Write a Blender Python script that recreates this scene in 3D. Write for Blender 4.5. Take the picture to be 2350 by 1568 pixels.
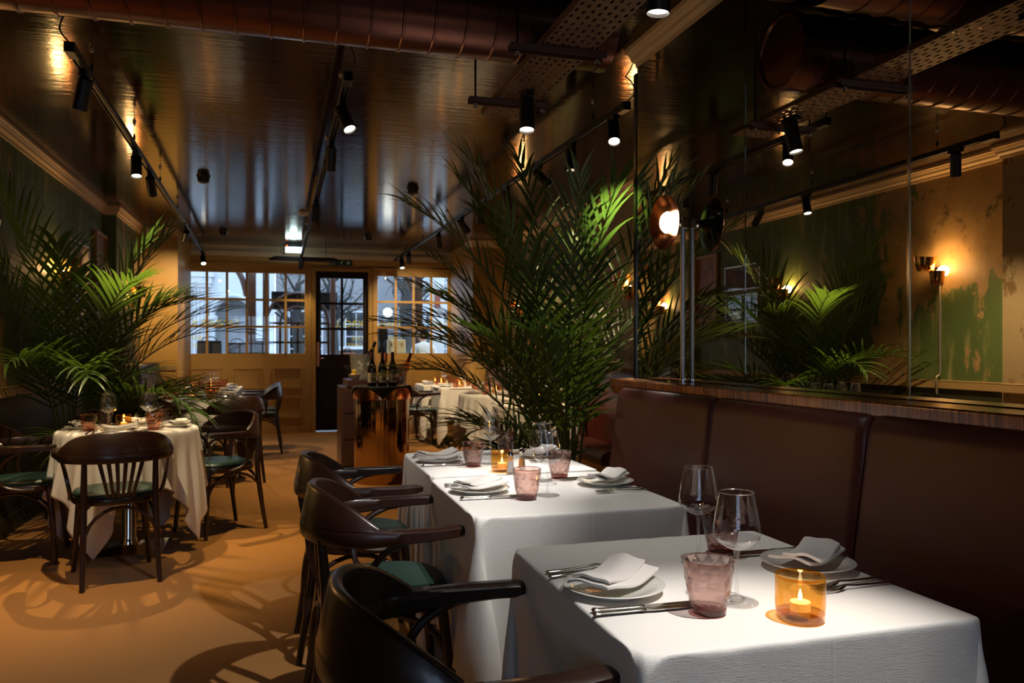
import bpy, math, random
import numpy as np
from mathutils import Vector, Matrix

# ------------------------------------------------------------------ clear
for _o in list(bpy.data.objects):
    bpy.data.objects.remove(_o, do_unlink=True)
SC = bpy.context.scene
COL = SC.collection
R = math.radians
PI = math.pi

# ------------------------------------------------------------------ camera
cam_data = bpy.data.cameras.new('camera')
cam = bpy.data.objects.new('camera', cam_data)
COL.objects.link(cam)
cam.location = (0.0, 0.0, 1.25)
cam.rotation_euler = (R(90), 0, -math.atan(535 / 1828))
cam_data.sensor_width = 36.0
cam_data.lens = 28.0
cam_data.shift_y = 16 / 2350
cam_data.clip_start = 0.02
cam_data.dof.use_dof = True
cam_data.dof.focus_distance = 1.9
cam_data.dof.aperture_fstop = 8.0
SC.camera = cam

# ------------------------------------------------------------------ world / view
world = bpy.data.worlds.new('overcast_sky')
SC.world = world
world.use_nodes = True
_bg = world.node_tree.nodes['Background']
_bg.inputs[0].default_value = (0.55, 0.72, 1.0, 1)
_bg.inputs[1].default_value = 4.2
SC.view_settings.view_transform = 'Standard'
SC.view_settings.look = 'None'
SC.view_settings.gamma = 1.0
SC.view_settings.use_curve_mapping = False
SC.view_settings.exposure = 0.0
SC.cycles.caustics_reflective = False
SC.cycles.caustics_refractive = False
SC.cycles.transparent_max_bounces = 24
SC.cycles.max_bounces = 8
SC.cycles.adaptive_threshold = 0.03

TABLE_LIGHT = (1.0, 0.95, 0.89)
WARM_LIGHT = (1.0, 0.74, 0.42)

# ------------------------------------------------------------------ mesh helper
class MB:
    def __init__(s):
        s.v = []; s.f = []; s.uv = None
    def add(s, vs, fs):
        o = len(s.v)
        s.v.extend([tuple(p) for p in vs])
        s.f.extend([tuple(i + o for i in f) for f in fs])
        return s
    def box(s, c, d, rot=None):
        hx, hy, hz = d[0] / 2, d[1] / 2, d[2] / 2
        vs = [Vector((x * hx, y * hy, z * hz)) for x in (-1, 1) for y in (-1, 1) for z in (-1, 1)]
        if rot is not None:
            vs = [rot @ p for p in vs]
        c = Vector(c)
        s.add([p + c for p in vs], [(0, 1, 3, 2), (4, 6, 7, 5), (0, 4, 5, 1), (2, 3, 7, 6), (0, 2, 6, 4), (1, 5, 7, 3)])
        return s
    def bx(s, x0, x1, y0, y1, z0, z1):
        return s.box(((x0 + x1) / 2, (y0 + y1) / 2, (z0 + z1) / 2), (abs(x1 - x0), abs(y1 - y0), abs(z1 - z0)))
    def lathe(s, prof, seg=24, c=(0, 0, 0), cap0=False, cap1=False, rot=None, jitter=None):
        o = len(s.v); n = len(prof)
        for k, (r, z) in enumerate(prof):
            for i in range(seg):
                a = 2 * PI * i / seg
                if jitter: a += jitter[k]
                p = Vector((r * math.cos(a), r * math.sin(a), z))
                if rot is not None: p = rot @ p
                s.v.append((p.x + c[0], p.y + c[1], p.z + c[2]))
        for k in range(n - 1):
            for i in range(seg):
                j = (i + 1) % seg
                s.f.append((o + k * seg + i, o + k * seg + j, o + (k + 1) * seg + j, o + (k + 1) * seg + i))
        if cap0: s.f.append(tuple(o + i for i in reversed(range(seg))))
        if cap1: s.f.append(tuple(o + (n - 1) * seg + i for i in range(seg)))
        return s
    def tube(s, pts, rad, seg=8, caps=True):
        pts = [Vector(p) for p in pts]
        n = len(pts)
        rs = rad if isinstance(rad, (list, tuple)) else [rad] * n
        o = len(s.v)
        up = Vector((0, 0, 1))
        t0 = (pts[1] - pts[0]).normalized()
        if abs(t0.dot(up)) > 0.95: up = Vector((1, 0, 0))
        nrm = (up - t0 * up.dot(t0)).normalized()
        for i in range(n):
            if i == 0: t = pts[1] - pts[0]
            elif i == n - 1: t = pts[-1] - pts[-2]
            else: t = pts[i + 1] - pts[i - 1]
            t = t.normalized()
            nrm = (nrm - t * nrm.dot(t))
            if nrm.length < 1e-6: nrm = t.orthogonal()
            nrm.normalize()
            b = t.cross(nrm)
            for k in range(seg):
                a = 2 * PI * k / seg
                s.v.append(tuple(pts[i] + nrm * (rs[i] * math.cos(a)) + b * (rs[i] * math.sin(a))))
        for i in range(n - 1):
            for k in range(seg):
                j = (k + 1) % seg
                s.f.append((o + i * seg + k, o + i * seg + j, o + (i + 1) * seg + j, o + (i + 1) * seg + k))
        if caps:
            s.f.append(tuple(o + k for k in reversed(range(seg))))
            s.f.append(tuple(o + (n - 1) * seg + k for k in range(seg)))
        return s
    def loft(s, rings, closed=True, cap=True):
        o = len(s.v); m = len(rings[0])
        for r in rings: s.v.extend([tuple(p) for p in r])
        for i in range(len(rings) - 1):
            for k in range(m if closed else m - 1):
                j = (k + 1) % m
                s.f.append((o + i * m + k, o + i * m + j, o + (i + 1) * m + j, o + (i + 1) * m + k))
        if cap and closed:
            s.f.append(tuple(o + k for k in reversed(range(m))))
            s.f.append(tuple(o + (len(rings) - 1) * m + k for k in range(m)))
        return s
    def prism(s, poly, y0, y1):   # polygon in x,z extruded along y
        n = len(poly); o = len(s.v)
        s.v.extend([(x, y0, z) for x, z in poly]); s.v.extend([(x, y1, z) for x, z in poly])
        for i in range(n):
            j = (i + 1) % n
            s.f.append((o + i, o + j, o + n + j, o + n + i))
        s.f.append(tuple(o + i for i in reversed(range(n)))); s.f.append(tuple(o + n + i for i in range(n)))
        return s
    def mesh(s, name, mat, smooth=False, angle=None):
        me = bpy.data.meshes.new(name)
        me.from_pydata(s.v, [], s.f)
        me.validate()
        if mat: me.materials.append(mat)
        import bmesh
        bm = bmesh.new(); bm.from_mesh(me)
        bmesh.ops.recalc_face_normals(bm, faces=bm.faces)
        bm.to_mesh(me); bm.free()
        if smooth:
            me.polygons.foreach_set('use_smooth', [True] * len(me.polygons))
            if angle:
                me.set_sharp_from_angle(angle=R(angle))
        me.update()
        return me

def link(name, data, parent=None, loc=None, rotz=0.0):
    o = bpy.data.objects.new(name, data)
    COL.objects.link(o)
    if parent is not None: o.parent = parent
    if loc is not None: o.location = loc
    if rotz: o.rotation_euler = (0, 0, rotz)
    return o
def obj(name, mb, mat, parent=None, smooth=False, angle=40, loc=None, rotz=0.0, bevel=0):
    o = link(name, mb.mesh(name, mat, smooth, angle), parent, loc, rotz)
    if bevel:
        m = o.modifiers.new('edge', 'BEVEL'); m.width = bevel; m.segments = 2; m.limit_method = 'ANGLE'
    return o
def tag(o, label, cat, group=None, kind=None):
    o['label'] = label; o['category'] = cat
    if group: o['group'] = group
    if kind: o['kind'] = kind
    return o
def thing(name, label, cat, loc=(0, 0, 0), rotz=0.0, group=None):
    o = link(name, None, None, loc, rotz)
    o.empty_display_size = 0.05
    return tag(o, label, cat, group)
def struct(name, mb, mat, label, cat='wall', smooth=False, bevel=0):
    o = obj(name, mb, mat, smooth=smooth, bevel=bevel)
    return tag(o, label, cat, kind='structure')
def dup(root, loc, rotz=0.0, label=None, rot=None):
    r = root.copy(); COL.objects.link(r)
    r.location = loc
    r.rotation_euler = rot if rot is not None else (0, 0, rotz)
    if label: r['label'] = label
    for ch in root.children:
        c = ch.copy(); COL.objects.link(c); c.parent = r
        for g in ch.children:
            d = g.copy(); COL.objects.link(d); d.parent = c
    return r
class Proto:
    """first use moves the prototype itself, later uses copy it"""
    def __init__(s, root): s.root = root; s.used = False
    def put(s, loc, rotz, label, rot=None):
        if not s.used:
            s.used = True
            s.root.location = loc; s.root.rotation_euler = rot if rot is not None else (0, 0, rotz); s.root['label'] = label
            return s.root
        return dup(s.root, loc, rotz, label, rot)

# ------------------------------------------------------------------ materials
def mat(name, color=(0.5, 0.5, 0.5), rough=0.5, metal=0.0, spec=0.5, coat=0.0, emit=None, estr=0.0, sheen=0.0):
    m = bpy.data.materials.new(name); m.use_nodes = True
    b = m.node_tree.nodes['Principled BSDF']
    b.inputs['Base Color'].default_value = (*color, 1)
    b.inputs['Roughness'].default_value = rough
    b.inputs['Metallic'].default_value = metal
    b.inputs['Specular IOR Level'].default_value = spec
    b.inputs['Coat Weight'].default_value = coat
    b.inputs['Coat Roughness'].default_value = 0.15
    if sheen: b.inputs['Sheen Weight'].default_value = sheen
    if emit:
        b.inputs['Emission Color'].default_value = (*emit, 1); b.inputs['Emission Strength'].default_value = estr
    return m
class NT:
    def __init__(s, m): s.m = m; s.t = m.node_tree; s.n = s.t.nodes; s.l = s.t.links; s.b = s.n.get('Principled BSDF')
    def new(s, t, **kw):
        n = s.n.new(t)
        for k, v in kw.items(): setattr(n, k, v)
        return n
    def inp(s, node, idx, val):
        if hasattr(val, 'default_value') or hasattr(val, 'is_linked'): s.l.new(val, node.inputs[idx])
        else: node.inputs[idx].default_value = val
    def co(s, scale=(1, 1, 1), kind='Object'):
        tc = s.new('ShaderNodeTexCoord'); mp = s.new('ShaderNodeMapping'); mp.inputs['Scale'].default_value = scale
        s.l.new(tc.outputs[kind], mp.inputs[0]); return mp.outputs[0]
    def noise(s, co, scale=5, detail=4, rough=0.55, dist=0.0):
        n = s.new('ShaderNodeTexNoise'); s.l.new(co, n.inputs['Vector'])
        n.inputs['Scale'].default_value = scale; n.inputs['Detail'].default_value = detail
        n.inputs['Roughness'].default_value = rough; n.inputs['Distortion'].default_value = dist
        return n.outputs[0]
    def ramp(s, fac, stops, interp='LINEAR'):
        n = s.new('ShaderNodeValToRGB'); n.color_ramp.interpolation = interp
        while len(n.color_ramp.elements) < len(stops): n.color_ramp.elements.new(0.5)
        for e, (p, c) in zip(n.color_ramp.elements, stops):
            e.position = p; e.color = (*c, 1) if len(c) == 3 else c
        s.l.new(fac, n.inputs[0]); return n.outputs[0]
    def mix(s, fac, a, b):
        n = s.new('ShaderNodeMix', data_type='RGBA')
        s.inp(n, 0, fac)
        for i, v in ((6, a), (7, b)):
            if isinstance(v, tuple): n.inputs[i].default_value = (*v, 1) if len(v) == 3 else v
            else: s.l.new(v, n.inputs[i])
        return n.outputs[2]
    def math(s, op, a, b=0.0, clamp=False):
        n = s.new('ShaderNodeMath', operation=op, use_clamp=clamp)
        s.inp(n, 0, a); s.inp(n, 1, b); return n.outputs[0]
    def bump(s, h, strength=0.2, dist=0.01):
        n = s.new('ShaderNodeBump'); n.inputs['Strength'].default_value = strength; n.inputs['Distance'].default_value = dist
        s.l.new(h, n.inputs['Height']); s.l.new(n.outputs[0], s.b.inputs['Normal'])
    def color(s, c): s.l.new(c, s.b.inputs['Base Color'])

def glass(name, tint=(1, 1, 1), ior=1.45, rough=0.0, gloss=(1, 1, 1)):
    m = bpy.data.materials.new(name); m.use_nodes = True
    t = m.node_tree; t.nodes.clear()
    out = t.nodes.new('ShaderNodeOutputMaterial'); mx = t.nodes.new('ShaderNodeMixShader')
    tr = t.nodes.new('ShaderNodeBsdfTransparent'); gl = t.nodes.new('ShaderNodeBsdfGlossy'); fr = t.nodes.new('ShaderNodeFresnel')
    tr.inputs[0].default_value = (*tint, 1); gl.inputs[0].default_value = (*gloss, 1); gl.inputs['Roughness'].default_value = rough
    fr.inputs[0].default_value = ior
    # fresnel is evaluated with the outward side so thin walls behave alike on both faces
    geo = t.nodes.new('ShaderNodeNewGeometry')
    fr2 = t.nodes.new('ShaderNodeFresnel'); fr2.inputs[0].default_value = 1.0 / ior
    sel = t.nodes.new('ShaderNodeMix'); sel.data_type = 'FLOAT'
    t.links.new(geo.outputs['Backfacing'], sel.inputs[0]); t.links.new(fr.outputs[0], sel.inputs[2]); t.links.new(fr2.outputs[0], sel.inputs[3])
    t.links.new(sel.outputs[0], mx.inputs[0]); t.links.new(tr.outputs[0], mx.inputs[1]); t.links.new(gl.outputs[0], mx.inputs[2])
    t.links.new(mx.outputs[0], out.inputs[0])
    return m
def cut_glass(name, tint, share=0.5, ior=1.2, base=1.5):
    m = glass(name, tint, base); t = m.node_tree
    mx = [n for n in t.nodes if n.type == 'MIX_SHADER'][0]; tr = [n for n in t.nodes if n.type == 'BSDF_TRANSPARENT'][0]
    rf = t.nodes.new('ShaderNodeBsdfRefraction'); rf.inputs['Color'].default_value = (*tint, 1); rf.inputs['IOR'].default_value = ior; rf.inputs['Roughness'].default_value = 0.0
    m2 = t.nodes.new('ShaderNodeMixShader'); m2.inputs[0].default_value = share
    t.links.new(tr.outputs[0], m2.inputs[1]); t.links.new(rf.outputs[0], m2.inputs[2]); t.links.new(m2.outputs[0], mx.inputs[1])
    return m
def emission(name, color, strength):
    m = bpy.data.materials.new(name); m.use_nodes = True
    t = m.node_tree; t.nodes.clear()
    out = t.nodes.new('ShaderNodeOutputMaterial'); e = t.nodes.new('ShaderNodeEmission')
    e.inputs[0].default_value = (*color, 1); e.inputs[1].default_value = strength
    t.links.new(e.outputs[0], out.inputs[0]); return m

M = {}
def build_materials():
    # carpet
    m = M['carpet'] = mat('carpet', (0.5, 0.26, 0.08), 0.95, spec=0.1, sheen=0.2); n = NT(m); co = n.co()
    big = n.noise(co, 1.3, 3); fine = n.noise(co, 420, 2)
    c = n.mix(n.math('MULTIPLY', big, 0.6), (0.5, 0.22, 0.04), (0.39, 0.165, 0.028))
    n.color(n.mix(n.math('MULTIPLY', fine, 0.35), c, (0.28, 0.12, 0.022))); n.bump(fine, 0.5, 0.004)
    # lacquered ceiling
    m = M['ceiling'] = mat('lacquer_ceiling', (0.02, 0.007, 0.003), 0.1, spec=0.43); n = NT(m)
    w = n.noise(n.co((1.2, 9, 1)), 2.2, 4, 0.6); w2 = n.noise(n.co((2, 3, 1)), 9, 3, 0.6)
    n.bump(n.math('ADD', w, n.math('MULTIPLY', w2, 0.35)), 0.13, 0.01)
    n.l.new(n.math('ADD', n.math('MULTIPLY', n.noise(n.co((0.5, 2, 1)), 2.5, 3), 0.12), 0.055), n.b.inputs['Roughness'])
    # peeling plaster
    m = M['plaster'] = mat('peeling_plaster', (0.1, 0.12, 0.05), 0.6, spec=0.35); n = NT(m); co = n.co()
    sep = n.new('ShaderNodeSeparateXYZ'); n.l.new(co, sep.inputs[0])
    y, z = sep.outputs[1], sep.outputs[2]
    green = n.mix(n.noise(n.co((1, 1, 0.35)), 2.3, 5, 0.6), (0.055, 0.092, 0.028), (0.16, 0.215, 0.065))
    green = n.mix(n.ramp(n.noise(n.co((1, 1, 0.2)), 9, 4), [(0.55, (0, 0, 0)), (0.72, (1, 1, 1))]), green, (0.28, 0.28, 0.1))
    under = n.mix(n.noise(co, 5.5, 5, 0.65), (0.55, 0.37, 0.16), (0.24, 0.13, 0.05))
    under = n.mix(n.ramp(n.noise(co, 6, 7, 0.7), [(0.57, (0, 0, 0)), (0.66, (1, 1, 1))]), under, (0.13, 0.1, 0.035))
    # areas where the paint has come away: a large one high up near the first sconce, a pale strip further on, scattered flakes
    def band(v, lo, hi, soft):
        a = n.new('ShaderNodeMapRange'); a.inputs[1].default_value = lo - soft; a.inputs[2].default_value = lo + soft; n.l.new(v, a.inputs[0])
        b2 = n.new('ShaderNodeMapRange'); b2.inputs[1].default_value = hi - soft; b2.inputs[2].default_value = hi + soft; n.l.new(v, b2.inputs[0])
        return n.math('SUBTRACT', a.outputs[0], b2.outputs[0])
    patch = n.math('MULTIPLY', band(y, 4.2, 5.5, 0.3), band(z, 1.72, 3.4, 0.28))
    strip = n.math('MULTIPLY', band(y, 5.62, 6.05, 0.16), 0.75)
    far = n.math('MULTIPLY', band(y, 9.8, 13.0, 0.6), 0.16)
    fl = n.noise(n.co((1, 1, 0.5)), 3.1, 7, 0.68, 0.3)
    s = n.math('ADD', n.math('ADD', n.math('MULTIPLY', patch, 0.34), n.math('MULTIPLY', strip, 0.3)), n.math('ADD', fl, far))
    mask = n.ramp(s, [(0.63, (0, 0, 0)), (0.665, (1, 1, 1))])
    n.color(n.mix(mask, green, under)); n.bump(n.math('ADD', s, n.math('MULTIPLY', n.noise(co, 30, 4), 0.2)), 0.35, 0.01)
    # pale worn plaster of the pier and of the recess
    m = M['plaster_pale'] = mat('pale_worn_plaster', (0.4, 0.3, 0.16), 0.7, spec=0.25); n = NT(m); co = n.co()
    base = n.mix(n.noise(co, 2.0, 5), (0.44, 0.33, 0.18), (0.3, 0.21, 0.1))
    mk = n.ramp(n.noise(n.co((1, 1, 0.6)), 4.5, 6, 0.66), [(0.55, (0, 0, 0)), (0.6, (1, 1, 1))])
    mk2 = n.ramp(n.noise(n.co((1, 1, 0.4)), 3.2, 6, 0.66), [(0.6, (0, 0, 0)), (0.64, (1, 1, 1))])
    n.color(n.mix(mk2, n.mix(mk, base, (0.2, 0.12, 0.05)), (0.13, 0.14, 0.06))); n.bump(n.noise(co, 26, 5), 0.25, 0.006)
    m = M['plaster_recess'] = mat('sage_worn_plaster', (0.25, 0.24, 0.12), 0.7, spec=0.25); n = NT(m); co = n.co()
    base = n.mix(n.noise(co, 1.2, 5), (0.22, 0.21, 0.11), (0.36, 0.27, 0.14))
    mk = n.ramp(n.noise(n.co((1, 1, 0.5)), 3.4, 7, 0.7), [(0.54, (0, 0, 0)), (0.58, (1, 1, 1))])
    n.color(n.mix(mk, base, (0.1, 0.075, 0.035))); n.bump(n.noise(co, 26, 5), 0.25, 0.006)
    # paints
    for k, c, r in (('cream', (0.48, 0.275, 0.07), 0.45), ('cornice', (0.72, 0.52, 0.3), 0.5), ('header', (0.72, 0.56, 0.36), 0.5),
                    ('dado', (0.42, 0.27, 0.11), 0.5), ('dado_dark', (0.035, 0.035, 0.015), 0.5)):
        m = M[k] = mat(k + '_paint', c, r, spec=0.35); n = NT(m)
        f = n.noise(n.co(), 6, 4); n.color(n.mix(n.math('MULTIPLY', f, 0.35), c, tuple(v * 0.72 for v in c))); n.bump(n.noise(n.co(), 70, 3), 0.08, 0.003)
    # dark wood of the chairs
    m = M['chair_wood'] = mat('dark_polished_wood', (0.028, 0.009, 0.005), 0.36, coat=0.25, spec=0.5); n = NT(m)
    g = n.noise(n.co((18, 18, 3)), 6, 4, 0.6, 0.6); n.color(n.mix(g, (0.01, 0.004, 0.003), (0.035, 0.01, 0.005)))
    m = M['door_wood'] = mat('black_stained_door_wood', (0.008, 0.004, 0.003), 0.55, spec=0.25); n = NT(m)
    n.color(n.mix(n.noise(n.co((20, 20, 1.5)), 5, 4), (0.005, 0.003, 0.002), (0.02, 0.009, 0.006)))
    # striped veneer of the ledge
    m = M['zebra'] = mat('striped_veneer', (0.2, 0.07, 0.02), 0.25, coat=0.5); n = NT(m)
    w = n.noise(n.co((0.4, 90, 0.4)), 1.0, 3, 0.7); w2 = n.noise(n.co((0.4, 22, 0.4)), 1.0, 2)
    n.color(n.mix(w2, n.ramp(w, [(0.38, (0.05, 0.012, 0.005)), (0.5, (0.3, 0.085, 0.018)), (0.62, (0.55, 0.2, 0.045))]), (0.16, 0.04, 0.012)))
    m = M['counter_wood'] = mat('brown_cabinet_wood', (0.09, 0.035, 0.015), 0.35, coat=0.3); n = NT(m)
    n.color(n.mix(n.noise(n.co((2, 14, 14)), 3, 4, 0.6, 0.5), (0.03, 0.012, 0.006), (0.085, 0.036, 0.016)))
    # leather
    for k, c in (('leather', (0.07, 0.013, 0.0085)), ('leather_green', (0.055, 0.045, 0.035)), ('leather_pad', (0.013, 0.038, 0.03))):
        m = M[k] = mat(k, c, 0.42, spec=0.45); n = NT(m)
        n.color(n.mix(n.noise(n.co(), 5, 4), tuple(v * 0.75 for v in c), tuple(v * 1.2 for v in c)))
        n.bump(n.noise(n.co(), 220, 3), 0.12, 0.002)
    # linen
    m = M['linen'] = mat('white_linen', (0.8, 0.775, 0.74), 0.9, spec=0.1, sheen=0.15); n = NT(m)
    a = n.noise(n.co((1, 0.05, 1)), 900, 1); b2 = n.noise(n.co((0.05, 1, 1)), 900, 1)
    sx = n.new('ShaderNodeSeparateXYZ'); n.l.new(n.co(), sx.inputs[0])
    def crease(v, at):
        d = n.math('ABSOLUTE', n.math('SUBTRACT', v, at)); return n.math('SUBTRACT', 1.0, n.math('DIVIDE', d, 0.006), True)
    cr = n.math('ADD', n.math('ADD', crease(sx.outputs[0], 0.02), crease(sx.outputs[1], 0.0)), crease(sx.outputs[1], 0.26))
    n.bump(n.math('ADD', n.math('ADD', n.math('ADD', a, b2), n.math('MULTIPLY', n.noise(n.co(), 7, 5, 0.6), 3.2)), n.math('MULTIPLY', cr, 1.6)), 0.2, 0.003)
    M['napkin'] = mat('napkin_linen', (0.76, 0.72, 0.68), 0.9, spec=0.1, sheen=0.2); n = NT(M['napkin']); n.bump(n.noise(n.co(), 60, 4), 0.25, 0.003)
    M['china'] = mat('white_china', (0.78, 0.76, 0.7), 0.12, coat=0.6)
    M['steel'] = mat('polished_steel', (0.62, 0.58, 0.52), 0.16, 1.0)
    M['chrome'] = mat('chrome', (0.75, 0.73, 0.7), 0.07, 1.0)
    M['glass'] = glass('clear_glass', (0.99, 0.99, 0.99), 1.6)
    M['glass_rim'] = glass('clear_glass_rim', (0.97, 0.97, 0.97), 2.6, 0.12)
    M['glass_thick'] = glass('clear_glass_stem', (0.95, 0.95, 0.95), 1.6)
    M['tumbler'] = cut_glass('mauve_glass', (0.86, 0.68, 0.64), 0.4, 1.3)
    M['tumbler_base'] = glass('mauve_glass_base', (0.5, 0.28, 0.27), 1.55)
    M['tumbler_warm_lit'] = cut_glass('warm_light_tint_glass', (0.92, 0.62, 0.47), 0.4, 1.3)  # same mauve tumblers, the warm lamplight put into the tint
    M['tumbler_warm_lit_base'] = glass('warm_light_tint_glass_base', (0.6, 0.25, 0.15), 1.55)  # base of the same glass, warm light in its tint too
    M['amber'] = glass('amber_glass', (0.93, 0.62, 0.24), 1.5)
    M['amber_base'] = glass('amber_glass_base', (0.8, 0.62, 0.4), 1.55)
    M['pane'] = glass('window_glass', (0.93, 0.95, 0.96), 1.4)
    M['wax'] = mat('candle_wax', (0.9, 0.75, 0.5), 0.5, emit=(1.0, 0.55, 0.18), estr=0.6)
    M['flame'] = emission('candle_flame', (1.0, 0.72, 0.32), 14)
    M['salt'] = mat('white_salt', (0.85, 0.85, 0.85), 0.8)
    M['pepper'] = mat('ground_pepper', (0.32, 0.2, 0.09), 0.8)
    # metals
    m = M['duct'] = mat('brown_painted_duct', (0.11, 0.036, 0.022), 0.3, 0.75); n = NT(m)
    n.color(n.mix(n.noise(n.co(), 4, 4), (0.09, 0.03, 0.02), (0.16, 0.06, 0.042))); n.bump(n.noise(n.co((1, 8, 8)), 3, 3), 0.1, 0.01)
    M['tray'] = mat('brown_painted_tray', (0.13, 0.06, 0.036), 0.5, 0.3)
    M['black_metal'] = mat('black_metal', (0.008, 0.008, 0.009), 0.42, 0.2)
    M['copper'] = mat('copper', (0.75, 0.3, 0.13), 0.2, 1.0)
    m = M['brass'] = mat('polished_dark_brass', (0.4, 0.26, 0.14), 0.06, 1.0); n = NT(m); n.bump(n.noise(n.co((7, 7, 0.15)), 2.0, 2), 0.45, 0.03)
    M['sconce'] = mat('bronze_mirror_glass', (0.5, 0.26, 0.1), 0.1, 1.0)
    M['mirror'] = mat('smoked_mirror', (0.86, 0.83, 0.77), 0.0, 1.0)
    M['black_lacquer'] = mat('black_lacquer', (0.006, 0.005, 0.005), 0.2, coat=0.6)
    M['acrylic'] = mat('ribbed_steel_tube', (0.5, 0.46, 0.43), 0.35, 0.6)
    M['bulb'] = emission('opal_bulb', (1.0, 0.82, 0.6), 9)
    M['sconce_bulb'] = emission('sconce_bulb', (1.0, 0.78, 0.45), 10)
    M['lens'] = emission('spot_lens', (1.0, 0.88, 0.7), 9)
    M['lens_dim'] = emission('spot_lens_shaded', (1.0, 0.8, 0.55), 0.9)
    M['white_light'] = emission('emergency_light', (0.8, 1.0, 0.97), 6)
    M['globe'] = emission('globe_lamp', (1.0, 0.96, 0.88), 2.5)
    M['red_led'] = emission('red_indicator', (1.0, 0.15, 0.03), 3)
    M['steel_dull'] = mat('dull_steel_conduit', (0.45, 0.4, 0.32), 0.4, 0.8)
    # plants
    m = M['leaf'] = mat('palm_leaf', (0.03, 0.075, 0.012), 0.36, spec=0.5); n = NT(m)
    n.color(n.mix(n.noise(n.co(), 3.5, 3), (0.013, 0.036, 0.006), (0.055, 0.105, 0.016)))
    tl = n.new('ShaderNodeBsdfTranslucent'); tl.inputs[0].default_value = (0.16, 0.3, 0.03, 1); mx = n.new('ShaderNodeMixShader'); mx.inputs[0].default_value = 0.2
    n.l.new(n.b.outputs[0], mx.inputs[1]); n.l.new(tl.outputs[0], mx.inputs[2]); n.l.new(mx.outputs[0], n.n['Material Output'].inputs[0])
    m = M['stalk'] = mat('palm_stalk', (0.07, 0.11, 0.025), 0.45)
    M['pot'] = mat('black_planter', (0.012, 0.011, 0.01), 0.5)
    M['soil'] = mat('potting_soil', (0.02, 0.012, 0.008), 0.95)
    # pictures
    m = M['print'] = mat('brown_print', (0.2, 0.09, 0.03), 0.5, spec=0.3); n = NT(m)
    n.color(n.ramp(n.noise(n.co((1, 1.2, 1)), 7, 6, 0.65), [(0.3, (0.07, 0.025, 0.008)), (0.55, (0.26, 0.11, 0.032)), (0.75, (0.42, 0.22, 0.08))]))
    m = M['print_gold'] = mat('gold_brown_print', (0.4, 0.18, 0.05), 0.45, spec=0.3); n = NT(m)
    n.color(n.ramp(n.noise(n.co((1, 1.4, 0.8)), 4, 7, 0.7, 0.8), [(0.3, (0.12, 0.045, 0.012)), (0.55, (0.38, 0.17, 0.045)), (0.75, (0.52, 0.28, 0.09))]))
    m = M['poster'] = mat('orange_poster', (0.6, 0.3, 0.1), 0.5, spec=0.3); n = NT(m)
    n.color(n.ramp(n.noise(n.co((1, 1, 1)), 2.6, 3, 0.5), [(0.3, (0.1, 0.2, 0.16)), (0.42, (0.62, 0.27, 0.07)), (0.6, (0.66, 0.42, 0.16)), (0.75, (0.5, 0.13, 0.04))], 'CONSTANT'))
    M['frame_oak'] = mat('oak_frame', (0.42, 0.24, 0.08), 0.45)
    M['frame_silver'] = mat('silver_frame', (0.5, 0.48, 0.44), 0.3, 0.8)
    M['picture_glass'] = mat('picture_glass', (0.02, 0.014, 0.008), 0.02, spec=0.8)
    # bar things
    M['bottle'] = mat('dark_wine_bottle', (0.006, 0.006, 0.004), 0.08, spec=0.7)
    M['bottle_rose'] = glass('rose_bottle', (0.85, 0.45, 0.32), 1.5)
    M['bottle_green'] = mat('green_bottle', (0.012, 0.025, 0.008), 0.08, spec=0.7)
    M['label'] = mat('bottle_label', (0.62, 0.5, 0.32), 0.7)
    M['label_ink'] = mat('label_ink', (0.03, 0.02, 0.015), 0.8)
    M['capsule'] = mat('dark_red_capsule', (0.05, 0.006, 0.006), 0.35)
    M['foil'] = mat('copper_foil', (0.5, 0.13, 0.05), 0.3, 0.6)
    M['black_cloth'] = mat('black_cloth', (0.01, 0.009, 0.009), 0.9)
    M['ice_glass'] = glass('cut_crystal', (0.9, 0.9, 0.88), 1.6); _t = M['ice_glass'].node_tree
    _d = _t.nodes.new('ShaderNodeBsdfDiffuse'); _d.inputs[0].default_value = (0.8, 0.78, 0.72, 1); _x = _t.nodes.new('ShaderNodeMixShader'); _x.inputs[0].default_value = 0.16
    _mx = [q for q in _t.nodes if q.type == 'MIX_SHADER' and q != _x][0]; _o = [q for q in _t.nodes if q.type == 'OUTPUT_MATERIAL'][0]
    _t.links.new(_mx.outputs[0], _x.inputs[1]); _t.links.new(_d.outputs[0], _x.inputs[2]); _t.links.new(_x.outputs[0], _o.inputs[0])
    M['ice'] = mat('ice', (0.8, 0.8, 0.78), 0.25, spec=0.6)
    M['lemon'] = mat('lemon_peel', (0.75, 0.48, 0.05), 0.5)
    M['napkin_roll'] = M['napkin']
    # outdoors
    m = M['stucco'] = mat('white_stucco', (0.62, 0.62, 0.6), 0.8); n = NT(m); n.color(n.mix(n.noise(n.co(), 2, 4), (0.68, 0.68, 0.66), (0.5, 0.51, 0.51)))
    m = M['brick_far'] = mat('grey_brick', (0.2, 0.17, 0.17), 0.9); n = NT(m)
    br = n.new('ShaderNodeTexBrick'); n.l.new(n.co((1, 1, 1)), br.inputs[0]); br.inputs['Scale'].default_value = 5
    br.inputs['Color1'].default_value = (0.2, 0.15, 0.14, 1); br.inputs['Color2'].default_value = (0.27, 0.22, 0.21, 1); br.inputs['Mortar'].default_value = (0.3, 0.29, 0.28, 1)
    n.color(br.outputs[0])
    M['asphalt'] = mat('asphalt', (0.09, 0.09, 0.095), 0.85)
    M['paving'] = mat('paving', (0.3, 0.3, 0.3), 0.85)
    M['dark_glass'] = mat('dark_window_glass', (0.02, 0.022, 0.026), 0.08, spec=0.7)
    M['white_paint'] = mat('white_joinery', (0.75, 0.75, 0.74), 0.5)
    M['bark'] = mat('bark', (0.045, 0.04, 0.035), 0.9)
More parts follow.
